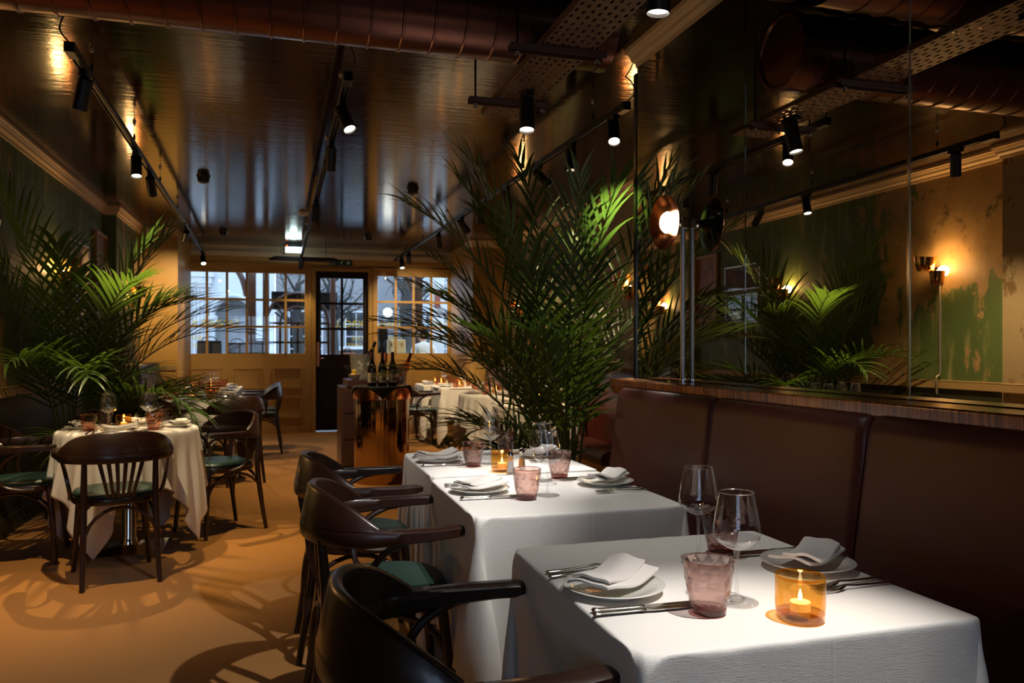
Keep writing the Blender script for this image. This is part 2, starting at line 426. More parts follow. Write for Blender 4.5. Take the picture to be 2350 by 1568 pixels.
    M['car'] = mat('white_car_paint', (0.7, 0.72, 0.74), 0.25, coat=0.6)
    M['rubber'] = mat('black_rubber', (0.012, 0.012, 0.012), 0.8)
    m = M['timber'] = mat('brown_porch_timber', (0.05, 0.018, 0.008), 0.4); n = NT(m)
    n.color(n.mix(n.noise(n.co((16, 16, 1)), 4, 4), (0.02, 0.008, 0.004), (0.13, 0.045, 0.018)))
    M['gold_letter'] = mat('gold_leaf_lettering', (0.8, 0.6, 0.12), 0.5); n = NT(M['gold_letter'])
    tl = n.new('ShaderNodeBsdfTranslucent'); tl.inputs[0].default_value = (0.95, 0.75, 0.2, 1); mx = n.new('ShaderNodeMixShader'); mx.inputs[0].default_value = 0.75
    n.l.new(n.b.outputs[0], mx.inputs[1]); n.l.new(tl.outputs[0], mx.inputs[2]); n.l.new(mx.outputs[0], n.n['Material Output'].inputs[0])
    M['sign_green'] = mat('exit_sign_green', (0.004, 0.05, 0.03), 0.4)
    M['sign_white'] = mat('exit_sign_print', (0.62, 0.6, 0.4), 0.5)
    M['bag_cream'] = mat('cream_bag_leather', (0.55, 0.45, 0.25), 0.4)
    M['bag_dark'] = mat('dark_bag_leather', (0.012, 0.009, 0.008), 0.5)
    M['bag_tan'] = mat('tan_bag_leather', (0.4, 0.16, 0.06), 0.4)
    M['gold'] = mat('gold_metal', (0.85, 0.6, 0.2), 0.2, 1.0)
    M['skin'] = mat('skin', (0.5, 0.28, 0.19), 0.55)
    M['hair'] = mat('dark_hair', (0.008, 0.005, 0.004), 0.8, spec=0.1)
    M['shirt'] = mat('white_shirt_cotton', (0.66, 0.64, 0.56), 0.85)
    M['black_coat'] = mat('black_coat', (0.008, 0.008, 0.009), 0.85)
    M['trousers'] = mat('navy_trousers', (0.012, 0.014, 0.022), 0.85)
    M['shoe'] = mat('black_shoe_leather', (0.01, 0.01, 0.01), 0.4)
    M['shop_white'] = mat('white_shop_wall', (0.75, 0.72, 0.66), 0.7)
    M['red_tag'] = mat('dull_red_panel', (0.28, 0.06, 0.05), 0.6)
build_materials()
# ================================================================== SETTING
CEIL = 2.75
XL, XM, XR = -1.76, 1.71, 3.05        # left wall, mirror plane, wall of the recess
YB, YP, YE, YS = -2.2, 3.63, 10.7, 12.25   # wall behind camera, end of mirror partition, piers, shop front

struct('floor', MB().bx(-3.0, 4.2, YB - 0.2, YS + 0.02, -0.1, 0.0), M['carpet'], 'mustard orange carpet covering the whole restaurant floor', 'floor')
struct('ceiling', MB().bx(-3.0, 4.2, YB - 0.2, YS + 0.02, CEIL, CEIL + 0.1), M['ceiling'], 'glossy dark brown lacquered ceiling reflecting the shop window', 'ceiling')
BW = (-1.55, -0.15, 0.95, 2.3)       # unseen window, added to bring cool daylight onto the near tables
struct('wall_back', MB().bx(-3.0, BW[0], YB - 0.1, YB, 0, CEIL).bx(BW[1], 4.2, YB - 0.1, YB, 0, CEIL).bx(BW[0], BW[1], YB - 0.1, YB, 0, BW[2]).bx(BW[0], BW[1], YB - 0.1, YB, BW[3], CEIL), M['plaster_pale'], 'worn plaster wall behind the viewer')
_m = MB()
for _x in np.linspace(BW[0], BW[1], 5): _m.bx(_x - 0.02, _x + 0.02, YB - 0.07, YB - 0.03, BW[2], BW[3])
for _z in np.linspace(BW[2], BW[3], 4): _m.bx(BW[0], BW[1], YB - 0.065, YB - 0.035, _z - 0.02, _z + 0.02)
_w3 = struct('added_window', _m, M['cream'], 'added unseen cream window behind the viewer, letting in cool daylight', 'window')
_pm = MB().bx(-0.155, 0.155, -0.002, 0.002, -0.205, 0.205).mesh('pane', M['pane'])
for _i in range(4):
    for _j in range(3): link('pane', _pm, _w3, (BW[0] + 0.35 * (_i + 0.5), YB - 0.05, BW[2] + 0.45 * (_j + 0.5)))
struct('wall_left', MB().bx(XL - 0.1, XL, YB, 9.2, 0, CEIL), M['plaster'], 'peeling dark green plaster wall on the palm side')
struct('wall_left_pier', MB().bx(XL - 0.1, XL + 0.06, YB + 0.01, 4.62, 0.0, CEIL - 0.005), M['plaster_pale'], 'pale worn plaster pier projecting from the green wall')
struct('wall_left_breast', MB().bx(XL - 0.2, -1.64, 9.2, YE, 0, CEIL), M['plaster'], 'projecting strip of green plaster wall before the cream pier')
struct('wall_pier_left', MB().bx(-2.2, -1.21, YE, YS, 0, CEIL), M['cream'], 'cream painted pier left of the shop front')
struct('wall_partition', MB().bx(XM + 0.012, XR, YB, YP, 0, CEIL), M['door_wood'], 'dark partition wall that carries the mirror panels')
struct('wall_right', MB().bx(XR, XR + 0.1, YP - 0.1, YE, 0, CEIL), M['plaster_recess'], 'worn sage plaster wall of the recess behind the palm')
struct('wall_pier_right', MB().bx(2.57, 3.3, YE, YS, 0, CEIL), M['cream'], 'cream painted pier right of the shop front')

def cornice(name, path, label, d=0.055, h=0.1, top=CEIL, mt='cornice'):
    """moulding swept along a plan path; profile offsets go to the left of the walking direction"""
    prof = [(0.0, -h), (0.012, -h), (0.014, -h + 0.02), (0.03, -h + 0.035), (0.032, -0.05), (0.04, -0.036), (0.044, -0.024), (d, -0.022), (d, 0), (0, 0)]
    P = [Vector((x, y, 0)) for x, y in path]; rings = []
    for i, p in enumerate(P):
        t1 = (P[i] - P[i - 1]).normalized() if i > 0 else (P[1] - P[0]).normalized()
        t2 = (P[i + 1] - P[i]).normalized() if i < len(P) - 1 else t1
        n1 = Vector((-t1.y, t1.x, 0)); n2 = Vector((-t2.y, t2.x, 0))
        nn = (n1 + n2); nn = nn / max(0.2, nn.length_squared) * 2
        rings.append([(p.x + nn.x * a, p.y + nn.y * a, top + b - 0.001) for a, b in prof])
    mb = MB().loft(rings)
    return struct(name, mb, M[mt], label, 'cornice')
cornice('trim_1', [(-1.21, YE - 0.0), (-1.64, YE), (-1.64, 9.2), (XL, 9.2), (XL, 4.62), (XL + 0.06, 4.62), (XL + 0.06, YB + 0.1)], 'cream moulded cornice running along the green wall')
cornice('trim_2', [(XM + 0.012, YB + 0.1), (XM + 0.012, YP), (XM + 0.3, YP)], 'cream moulded cornice above the mirror panels')
cornice('trim_3', [(XR, YP + 0.1), (XR, YE), (2.57, YE), (2.57, YE + 0.3)], 'cream moulded cornice around the recess behind the palm')
# dado rails
def rail(name, x0, x1, y0, y1, label, z0=0.925, z1=0.99, mt='dado'):
    struct(name, MB().bx(x0, x1, y0, y1, z0, z1).bx(x0, x1, y0, y1, z1 - 0.012, z1 + 0.004), M[mt], label, 'dado rail', bevel=0.004)
rail('trim_4', XL, XL + 0.035, 4.62, 9.2, 'cream dado rail along the green wall')
rail('trim_5', XL + 0.06, XL + 0.1, YB, 4.6, 'cream dado rail across the pale pier')
rail('trim_6', -1.62, -1.23, YE - 0.02, YE, 'cream dado rail on the pier left of the shop front', 0.98, 1.03)
rail('trim_7', 2.60, 3.02, YE - 0.02, YE, 'cream dado rail on the pier right of the shop front', 0.98, 1.03)
struct('baseboard_left', MB().bx(XL, XL + 0.02, 4.63, 9.19, 0, 0.12), M['dado_dark'], 'dark skirting along the green wall', 'skirting')
struct('wall_left_dado', MB().bx(XL, XL + 0.008, 4.63, 9.19, 0.12, 0.925), M['dado_dark'], 'dark painted dado below the rail on the green wall', 'dado')

# ---------------------------------------------------------------- shop front at the far end
def shop_front():
    S = YS
    W1 = (-1.27, 0.37); W2 = (1.447, 2.83); Z0, Z1 = 1.175, 2.36
    D0, D1, DT = 0.53, 1.30, 2.41
    # stall riser and frames as one joinery wall with three openings
    mb = MB()
    mb.bx(-1.6, W1[0], S, S + 0.09, 0, 2.6); mb.bx(W1[0], W1[1], S, S + 0.09, 0, Z0); mb.bx(W1[0], W1[1], S, S + 0.09, Z1, 2.6)
    mb.bx(W1[1], D0, S, S + 0.09, 0, 2.6); mb.bx(D0, D1, S, S + 0.09, DT, 2.6); mb.bx(D1, W2[0], S, S + 0.09, 0, 2.6)
    mb.bx(W2[0], W2[1], S, S + 0.09, 0, Z0); mb.bx(W2[0], W2[1], S, S + 0.09, Z1, 2.6); mb.bx(W2[1], 3.3, S, S + 0.09, 0, 2.6)
    wall = struct('wall_front', mb, M['cream'], 'cream painted timber shop front with glazed windows and door')
    # raised frames
    def bead(x0, x1, z0, z1, w=0.028, d=0.03, y=S, name='panel_moulding'):
        m = MB()
        m.bx(x0, x1, y - d, y, z1 - w, z1); m.bx(x0, x1, y - d, y, z0, z0 + w); m.bx(x0, x0 + w, y - d, y, z0 + w, z1 - w); m.bx(x1 - w, x1, y - d, y, z0 + w, z1 - w)
        k = 0.5 * w
        m.bx(x0 + w, x1 - w, y - d * 0.5, y, z1 - w - k, z1 - w); m.bx(x0 + w, x1 - w, y - d * 0.5, y, z0 + w, z0 + w + k)
        m.bx(x0 + w, x0 + w + k, y - d * 0.5, y, z0 + w + k, z1 - w - k); m.bx(x1 - w - k, x1 - w, y - d * 0.5, y, z0 + w + k, z1 - w - k)
        return obj(name, m, M['cream'], wall, bevel=0.003)
    for x0, x1 in ((-1.25, -0.79), (-0.66, -0.225), (-0.09, 0.335)):
        bead(x0, x1, 0.66, 0.975); bead(x0, x1, 0.215, 0.545)
    for x0, x1 in ((1.48, 1.88), (1.98, 2.38), (2.46, 2.84)):
        bead(x0, x1, 0.66, 0.975); bead(x0, x1, 0.215, 0.545)
    obj('frame_casing', MB().bx(-1.36, -1.325, S - 0.05, S, 0.1, 2.5).bx(0.43, 0.465, S - 0.05, S, 0.1, 2.5).bx(-1.325, 0.43, S - 0.05, S, 2.475, 2.5), M['cream'], wall, bevel=0.004)
    obj('frame_casing', MB().bx(1.37, 1.405, S - 0.05, S, 0.1, 2.48).bx(2.9, 2.935, S - 0.05, S, 0.1, 2.48).bx(1.405, 2.9, S - 0.05, S, 2.455, 2.48), M['cream'], wall, bevel=0.004)
    obj('door_casing', MB().bx(0.465, 0.528, S - 0.04, S, 0, 2.46).bx(1.302, 1.365, S - 0.04, S, 0, 2.46).bx(0.528, 1.302, S - 0.04, S, 2.412, 2.46), M['cream'], wall, bevel=0.004)
    obj('skirting', MB().bx(-1.6, 0.46, S - 0.025, S, 0, 0.1).bx(1.37, 2.56, S - 0.025, S, 0, 0.1), M['cream'], wall, bevel=0.004)
    obj('fascia', MB().bx(-1.6, 3.3, S - 0.03, S + 0.09, 2.5, 2.585), M['cream'], wall, bevel=0.004)
    struct('trim_8', MB().bx(-1.6, 3.3, S - 0.06, S + 0.09, 2.587, 2.66).bx(-1.6, 3.3, S - 0.02, S + 0.09, 2.66, CEIL), M['header'], 'pale cream header strip above the shop front', 'header')
    # windows
    def window(name, x0, x1, cols, label):
        w = (x1 - x0) / cols; h = (Z1 - Z0) / 3; b = 0.032
        m = MB()
        for i in range(1, cols): m.bx(x0 + i * w - b / 2, x0 + i * w + b / 2, S - 0.012, S + 0.05, Z0, Z1)
        for j in range(1, 3):
            for i in range(cols):
                m.bx(x0 + i * w + (b / 2 if i else 0), x0 + (i + 1) * w - (b / 2 if i < cols - 1 else 0), S - 0.012, S + 0.05, Z0 + j * h - b / 2, Z0 + j * h + b / 2)
        o = struct(name, m, M['cream'], label, 'window')
        pm = MB().bx(-(w - b) / 2, (w - b) / 2, -0.002, 0.002, -(h - b) / 2, (h - b) / 2).mesh('pane', M['pane'])
        for i in range(cols):
            for j in range(3):
                link('pane', pm, o, (x0 + (i + 0.5) * w, S + 0.02, Z0 + (j + 0.5) * h))
        return o
    window('window_1', W1[0], W1[1], 6, 'cream eighteen-pane shop window left of the black door')
    window('window_2', W2[0], W2[1], 5, 'cream fifteen-pane shop window right of the black door')
    # door
    g0, g1, gz0, gz1 = 0.60, 1.23, 1.16, 2.31
    m = MB().bx(D0, g0, S + 0.02, S + 0.07, 0.02, DT).bx(g1, D1, S + 0.02, S + 0.07, 0.02, DT).bx(g0, g1, S + 0.02, S + 0.07, gz1, DT).bx(g0, g1, S + 0.02, S + 0.07, 0.02, gz0)
    cx = (g0 + g1) / 2; hh = (gz1 - gz0) / 3
    m.bx(cx - 0.018, cx + 0.018, S + 0.02, S + 0.07, gz0, gz1)
    for j in (1, 2):
        m.bx(g0, cx - 0.018, S + 0.02, S + 0.07, gz0 + j * hh - 0.018, gz0 + j * hh + 0.018); m.bx(cx + 0.018, g1, S + 0.02, S + 0.07, gz0 + j * hh - 0.018, gz0 + j * hh + 0.018)
    d = struct('door_1', m, M['door_wood'], 'black six-pane entrance door in the cream shop front', 'door')
    pm = MB().bx(-0.14, 0.14, -0.002, 0.002, -0.17, 0.17).mesh('pane', M['pane'])
    for i in (0, 1):
        for j in range(3): link('pane', pm, d, (g0 + 0.15 + i * 0.33, S + 0.045, gz0 + (j + 0.5) * hh))
    obj('lower_panel', MB().bx(0.63, 1.2, S + 0.008, S + 0.02, 0.25, 0.98), M['door_wood'], d, bevel=0.006)
    obj('lock_plate', MB().bx(0.54, 0.585, S + 0.0, S + 0.02, 0.98, 1.35), M['copper'], d, bevel=0.003)
    obj('door_handle', MB().tube([(0.56, S + 0.0, 1.1), (0.56, S - 0.04, 1.1), (0.64, S - 0.045, 1.1)], 0.009, 8), M['copper'], d, True)
shop_front()

def text_mesh(curve, parent, loc):
    tmp = bpy.data.objects.new('tmp', curve); COL.objects.link(tmp)
    bpy.context.view_layer.update()
    me = bpy.data.meshes.new_from_object(tmp.evaluated_get(bpy.context.evaluated_depsgraph_get()))
    bpy.data.objects.remove(tmp, do_unlink=True)
    return link('lettering', me, parent, loc)
# exit sign
def exit_sign():
    t = thing('exit_sign', 'green fire exit sign with running figure above the black door', 'sign', (0.9, YS - 0.035, 2.495))
    obj('panel', MB().bx(-0.165, 0.165, -0.006, 0.004, 0.0, 0.085), M['sign_green'], t)
    for txt, z in (('Fire', 0.047), ('exit', 0.012)):
        c = bpy.data.curves.new('lettering', 'FONT'); c.body = txt; c.size = 0.044; c.extrude = 0.0008; c.materials.append(M['sign_white'])
        o = text_mesh(c, t, (-0.155, -0.0075, z)); o.rotation_euler = (R(90), 0, 0)
    man = MB(); Y0, Y1 = -0.009, -0.006
    def limb(a, b, w):
        a = Vector((a[0], 0, a[1])); b = Vector((b[0], 0, b[1])); dd = (b - a).normalized(); nn = Vector((-dd.z, 0, dd.x)) * w / 2
        man.prism([((a + nn).x, (a + nn).z), ((b + nn).x, (b + nn).z), ((b - nn).x, (b - nn).z), ((a - nn).x, (a - nn).z)], Y0, Y1)
    man.prism([(0.012 + 0.008 * math.cos(k * PI / 4), 0.07 + 0.008 * math.sin(k * PI / 4)) for k in range(8)], Y0, Y1)
    limb((0.008, 0.06), (0.0, 0.036), 0.012); limb((0.0, 0.036), (0.014, 0.022), 0.008); limb((0.014, 0.022), (0.01, 0.008), 0.007)
    limb((0.0, 0.036), (-0.01, 0.022), 0.008); limb((-0.01, 0.022), (-0.024, 0.022), 0.007); limb((0.006, 0.057), (0.022, 0.046), 0.006); limb((0.004, 0.057), (-0.012, 0.046), 0.006)
    obj('running_figure', man, M['sign_white'], t)
    obj('arrow', MB().prism([(0.095, 0.072), (0.115, 0.072), (0.115, 0.042), (0.132, 0.055), (0.132, 0.036), (0.105, 0.012), (0.078, 0.036), (0.078, 0.055), (0.095, 0.042)], Y0, Y1), M['sign_white'], t)
exit_sign()

# emergency light and the long black unit above the door
def over_door():
    t = thing('emergency_light', 'small white lit emergency light box under the ceiling before the door', 'light', (0.2, 11.75, 2.615))
    obj('diffuser', MB().bx(-0.11, 0.11, -0.03, 0.03, 0.0, 0.075), M['white_light'], t, bevel=0.006)
    obj('housing', MB().bx(-0.115, 0.115, -0.035, 0.035, 0.077, 0.134), M['black_metal'], t, bevel=0.004)
    obj('indicator', MB().bx(-0.1, -0.08, -0.04, -0.035, 0.085, 0.1), M['red_led'], t)
    l = bpy.data.lights.new('emergency_glow', 'POINT'); l.energy = 2.0; l.color = (0.7, 1.0, 0.95); l.shadow_soft_size = 0.05
    link('emergency_glow', l, t, (0, -0.08, 0.03))
    t = thing('air_curtain', 'long black heater hung from the ceiling above the door', 'heater', (0.36, 11.95, 2.52))
    obj('casing', MB().loft([[(x, y * s, z * s2) for y, z in ((-0.07, 0.03), (-0.05, 0.055), (0.05, 0.055), (0.07, 0.03), (0.06, 0.0), (-0.06, 0.0))] for x, s, s2 in ((-0.5, 0.3, 0.4), (-0.42, 1, 1), (0.42, 1, 1), (0.5, 0.3, 0.4))]), M['black_metal'], t)
    for x in (-0.3, 0.3): obj('rod', MB().tube([(x, 0, 0.05), (x, 0, 0.228)], 0.004, 6), M['black_metal'], t)
    pts = [(-0.28 + 0.06 * math.cos(a), 0.0, 0.1 + 0.05 * math.sin(a) + 0.01 * a) for a in np.linspace(0, 10, 26)]
    obj('cable', MB().tube(pts, 0.004, 5), M['black_metal'], t, True)
over_door()

# ceiling pucks, smoke detector, camera
_p = None
for x, y, lab in ((-0.63, 7.4, 'black round ceiling speaker between left and middle tracks, nearer of two'), (1.2, 7.4, 'black round ceiling speaker between middle and right tracks, nearer of two'),
                  (-0.68, 10.8, 'black round ceiling speaker close to the left window'), (1.15, 10.8, 'black round ceiling speaker close to the right window')):
    if _p is None:
        _p = Proto(thing('ceiling_speaker', lab, 'speaker', group='black ceiling speakers'))
        obj('body', MB().lathe([(0.03, -0.06), (0.048, -0.05), (0.05, -0.02), (0.06, -0.0)], 20, cap0=True, cap1=True), M['black_metal'], _p.root, True)
        obj('grille', MB().lathe([(0.0, -0.064), (0.03, -0.061), (0.032, -0.056)], 16), M['rubber'], _p.root, True)
    _p.put((x, y, CEIL), 0, lab)
t = thing('smoke_detector', 'small white smoke detector on the ceiling beside the middle track', 'detector', (0.26, 9.05, CEIL))
obj('body', MB().lathe([(0.0, -0.045), (0.035, -0.04), (0.05, -0.02), (0.055, 0.0)], 20), M['white_paint'], t, True)
obj('base_ring', MB().lathe([(0.055, -0.012), (0.06, -0.01), (0.06, 0)], 20), M['white_paint'], t, True)
t = thing('security_camera', 'small white dome security camera on the cream pier cornice', 'camera', (-1.5, YE - 0.06, 2.56))
obj('mount', MB().bx(-0.03, 0.03, -0.02, 0.06, 0.0, 0.05), M['white_paint'], t, bevel=0.004)
obj('lens', MB().lathe([(0.0, -0.05), (0.02, -0.045), (0.032, -0.02), (0.03, 0.0)], 14, c=(0, -0.01, 0)), M['black_lacquer'], t, True)

# ---------------------------------------------------------------- mirrors, ledge
seams = [YP, 2.67, 1.847, 0.98, 0.1, -0.8, -1.7]
desc = ['smoked mirror panel behind the ledge lamp', 'smoked mirror panel reflecting the palm by the green wall', 'smoked mirror panel reflecting the sconce on green plaster',
        'smoked mirror panel beyond the nearest one in view', 'smoked mirror panel beside the viewer', 'smoked mirror panel behind the viewer']
for i in range(6):
    a, b = seams[i + 1] + 0.0025, seams[i] - 0.0025
    tag(obj('wall_mirror', MB().bx(XM, XM + 0.006, a, b, 1.106, CEIL - 0.102), M['mirror'], bevel=0.0015), desc[i], 'mirror', 'smoked mirror panels')
tag(obj('mirror_joint', MB().bx(XM - 0.003, XM + 0.004, 1.8425, 1.8515, 1.106, CEIL - 0.105), M['chrome']), 'thin chrome joint strip between two mirror panels', 'strip')
tag(obj('ledge', MB().prism([(1.555, 1.068), (1.552, 1.1), (1.56, 1.1045), (XM + 0.01, 1.1045), (XM + 0.01, 1.03), (1.575, 1.03)], YB + 0.01, YP - 0.02), M['zebra'], bevel=0.002), 'striped veneer ledge between the banquette and the mirrors', 'ledge')
tag(obj('mirror_end_post', MB().bx(XM - 0.004, XM + 0.05, YP + 0.001, YP + 0.03, 0.0, 2.62), M['black_lacquer']), 'slim black post at the end of the mirror wall', 'post')

# ---------------------------------------------------------------- banquettes
def banquette(name, label, x_front, x_back, ys, leather, sgn=1, zt=1.07, seat_d=0.52, group=None):
    """sgn=+1: back towards +X. x_front: front face of the back at its top; ys: panel seams (descending)"""
    root = thing(name, label, 'banquette', (0, 0, 0), group=group)
    xb = x_back
    xs = x_front - sgn * 0.07               # foot of the back rest
    x_seat = xs - sgn * seat_d * 0.62
    for i in range(len(ys) - 1):
        a, b = sorted((ys[i], ys[i + 1]))
        a += 0.003; b -= 0.003
        prof = [(xs, 0.44), (xs + sgn * 0.005, 0.6), (x_front - sgn * 0.03, 0.85), (x_front - sgn * 0.008, zt - 0.05), (x_front + sgn * 0.004, zt - 0.015), (x_front + sgn * 0.025, zt), (xb - sgn * 0.02, zt), (xb, zt - 0.02), (xb, 0.44)]
        rings = []
        for y, k in ((a, 0.012), (a + 0.012, 0.003), (a + 0.035, 0), (b - 0.035, 0), (b - 0.012, 0.003), (b, 0.012)):
            rings.append([(x + sgn * (k if abs(x - xb) > 0.03 else 0), y, z - (k if z > 1 else 0)) for x, z in prof])
        obj('back_panel', MB().loft(rings), M[leather], root, True, 50)
        prof = [(x_seat, 0.36), (x_seat - sgn * 0.01, 0.41), (x_seat + sgn * 0.01, 0.45), (x_seat + sgn * 0.06, 0.462), (xs - sgn * 0.002, 0.455), (xs - sgn * 0.002, 0.36)]
        obj('seat_cushion', MB().loft([[(x, y, z) for x, z in prof] for y in (a, b)]), M[leather], root, True, 50)
    a, b = min(ys), max(ys)
    obj('plinth', MB().bx(min(x_seat + sgn * 0.04, xb), max(x_seat + sgn * 0.04, xb), a + 0.01, b - 0.01, 0.0, 0.355), M['zebra'], root)
    return root
banquette('banquette', 'long oxblood leather banquette under the mirror ledge', 1.525, 1.70, [3.45, 2.6, 1.8, 0.95, 0.1, -0.75, -1.6], 'leather')
banquette('banquette', 'brown leather banquette in the recess behind the palm', 2.74, 3.04, [10.62, 9.6, 8.6, 7.6, 6.6, 5.6], 'leather')
banquette('banquette', 'dark grey-brown banquette along the green wall near the window', -1.42, -1.63, [10.68, 9.95, 9.22], 'leather_green', -1, 1.08)

# ---------------------------------------------------------------- ducts
def duct(label, y, z, r, x0, x1, cap=True):
    t = thing('ventilation_duct', label, 'duct', (0, y, z))
    rot = Matrix.Rotation(R(90), 3, 'Y')
    obj('pipe', MB().lathe([(r, x0), (r, x1)], 40, rot=rot), M['duct'], t, True)
    if cap:
        obj('end_cap', MB().lathe([(0.0, x1 + 0.002), (r * 0.9, x1 + 0.002), (r * 0.94, x1 + 0.014), (r * 1.02, x1 + 0.014), (r * 1.02, x1 - 0.03)], 40, rot=rot), M['duct'], t, True)
    rm = MB().lathe([(r, -0.006), (r + 0.005, -0.003), (r + 0.005, 0.003), (r, 0.006)], 40, rot=rot).mesh('seam_ring', M['duct'], True, 40)
    x = x0 + 0.06
    while x < x1 - 0.04:
        link('seam_ring', rm, t, (x, 0, 0)); x += 0.118
    for x in (x0 + 0.5, x1 - 0.45):
        obj('hanger', MB().tube([(x, 0, r), (x, 0, CEIL - z)], 0.005, 6), M['black_metal'], t)
duct('fat brown spiral ventilation duct crossing under the ceiling', 3.05, 2.565, 0.165, XL + 0.02, 1.28)
duct('second brown spiral duct nearer the viewer running into the mirror wall', 2.28, 2.565, 0.15, XL + 0.02, 1.66, False)

# ---------------------------------------------------------------- cable tray
def cable_tray():
    t = thing('cable_tray', 'perforated brown cable tray hung below the duct', 'cable tray', (0, 0, 0))
    x0, x1, y0, y1, z = 0.93, 1.137, -1.0, 3.70, 2.372
    mb = MB()
    nx = 7; cw = (x1 - x0) / nx; cl = 0.05
    ny = int((y1 - y0) / cl); cl = (y1 - y0) / ny
    for j in range(ny):
        for i in range(nx):
            a, b = x0 + i * cw, x0 + (i + 1) * cw; c, d = y0 + j * cl, y0 + (j + 1) * cl
            off = 0.25 * cl if i % 2 else 0
            e, f = a + cw * 0.32, b - cw * 0.32
            g, h = c + cl * 0.12 + off, c + cl * 0.58 + off
            vs = [(a, c, z), (b, c, z), (b, d, z), (a, d, z), (e, g, z), (f, g, z), (f, h, z), (e, h, z)]
            mb.add(vs, [(0, 1, 5, 4), (1, 2, 6, 5), (2, 3, 7, 6), (3, 0, 4, 7)])
    o = obj('perforated_plate', mb, M['tray'], t)
    m = o.modifiers.new('gauge', 'SOLIDIFY'); m.thickness = 0.0015
    for x in (x0, x1): obj('side_flange', MB().bx(x - 0.002, x + 0.002, y0, y1, z + 0.002, z + 0.024), M['tray'], t)
    for y in (3.45, 2.8, 1.6, 0.2):
        mm = MB()
        a, b = 0.81, 1.185
        for zz in (z - 0.004, ): mm.bx(a, b, y - 0.02, y + 0.02, zz - 0.003, zz)
        mm.bx(a, b, y - 0.022, y - 0.02, z - 0.03, z - 0.004); mm.bx(a, b, y + 0.02, y + 0.022, z - 0.03, z - 0.004)
        st = obj('strut', mm, M['tray'], t)
        for x in (a + 0.03, b - 0.03):
            obj('rod', MB().tube([(x, y, z - 0.05), (x, y, CEIL - 0.002)], 0.005, 6), M['black_metal'], st)
            obj('nut', MB().lathe([(0.011, -0.006), (0.011, 0.006)], 6, c=(x, y, z - 0.038), cap0=True, cap1=True), M['steel_dull'], st)
cable_tray()

# ---------------------------------------------------------------- lighting tracks and spots
def track(label, p0, p1, feed, wires=5):
    t = thing('lighting_track', label, 'track', (0, 0, 0), group='suspended black lighting tracks')
    a, b = Vector(p0), Vector(p1); d = (b - a); L = d.length; ang = math.atan2(d.y, d.x)
    rot = Matrix.Rotation(ang, 3, 'Z')
    c = (a + b) / 2
    m = MB().box(c + Vector((0, 0, 0.018)), (L, 0.036, 0.006), rot)
    for s in (-1, 1): m.box(c + rot @ Vector((0, s * 0.016, 0)), (L, 0.004, 0.03), rot)
    m.box(c, (L, 0.012, 0.02), rot)
    obj('rail', m, M['black_metal'], t)
    obj('end_feed', MB().box(a + d.normalized() * 0.05 + Vector((0, 0, 0.0)), (0.11, 0.044, 0.046), rot), M['black_metal'], t, bevel=0.003)
    for i in range(wires):
        p = a + d * ((i + 0.35) / wires)
        w = obj('suspension_wire', MB().tube([p + Vector((0, 0, 0.02)), Vector((p.x, p.y, CEIL - 0.002))], 0.0018, 5), M['black_metal'], t)
        obj('gripper', MB().lathe([(0.004, 0.045), (0.008, 0.055), (0.008, 0.075), (0.004, 0.085)], 8, c=p, cap0=True, cap1=True), M['black_metal'], w, True)
        obj('ceiling_anchor', MB().lathe([(0.006, -0.02), (0.01, -0.014), (0.012, 0.0)], 8, c=(p.x, p.y, CEIL), cap0=True), M['steel_dull'], w, True)
    pts = [a + Vector((0, 0.01, 0.02)), a + Vector((0.03 * feed, -0.03, 0.06)), a + Vector((0.02 * feed, -0.02, 0.12)), Vector((a.x, a.y + 0.02, CEIL))]
    obj('feed_cable', MB().tube(bez(pts), 0.004, 6), M['black_metal'], t, True)
    return a, b
def bez(pts, n=6):
    P = [Vector(p) for p in pts]; out = []
    for i in range(len(P) - 1):
        p0 = P[max(i - 1, 0)]; p1 = P[i]; p2 = P[i + 1]; p3 = P[min(i + 2, len(P) - 1)]
        for k in range(n):
            u = k / n
            out.append(0.5 * ((2 * p1) + (p2 - p0) * u + (2 * p0 - 5 * p1 + 4 * p2 - p3) * u * u + (3 * p1 - p0 - 3 * p2 + p3) * u ** 3))
    out.append(P[-1]); return out
TZ = 2.585
TL = track('left black track above the tables by the green wall', (-0.89, 3.93, TZ), (-1.02, 12.1, TZ), -1, 6)
TC = track('middle black track above the gangway', (0.326, 3.97, TZ), (0.31, 12.1, TZ), 1, 6)
TR = track('right black track beside the palm and recess', (1.835, 4.02, TZ), (1.69, 12.1, TZ), 1, 6)

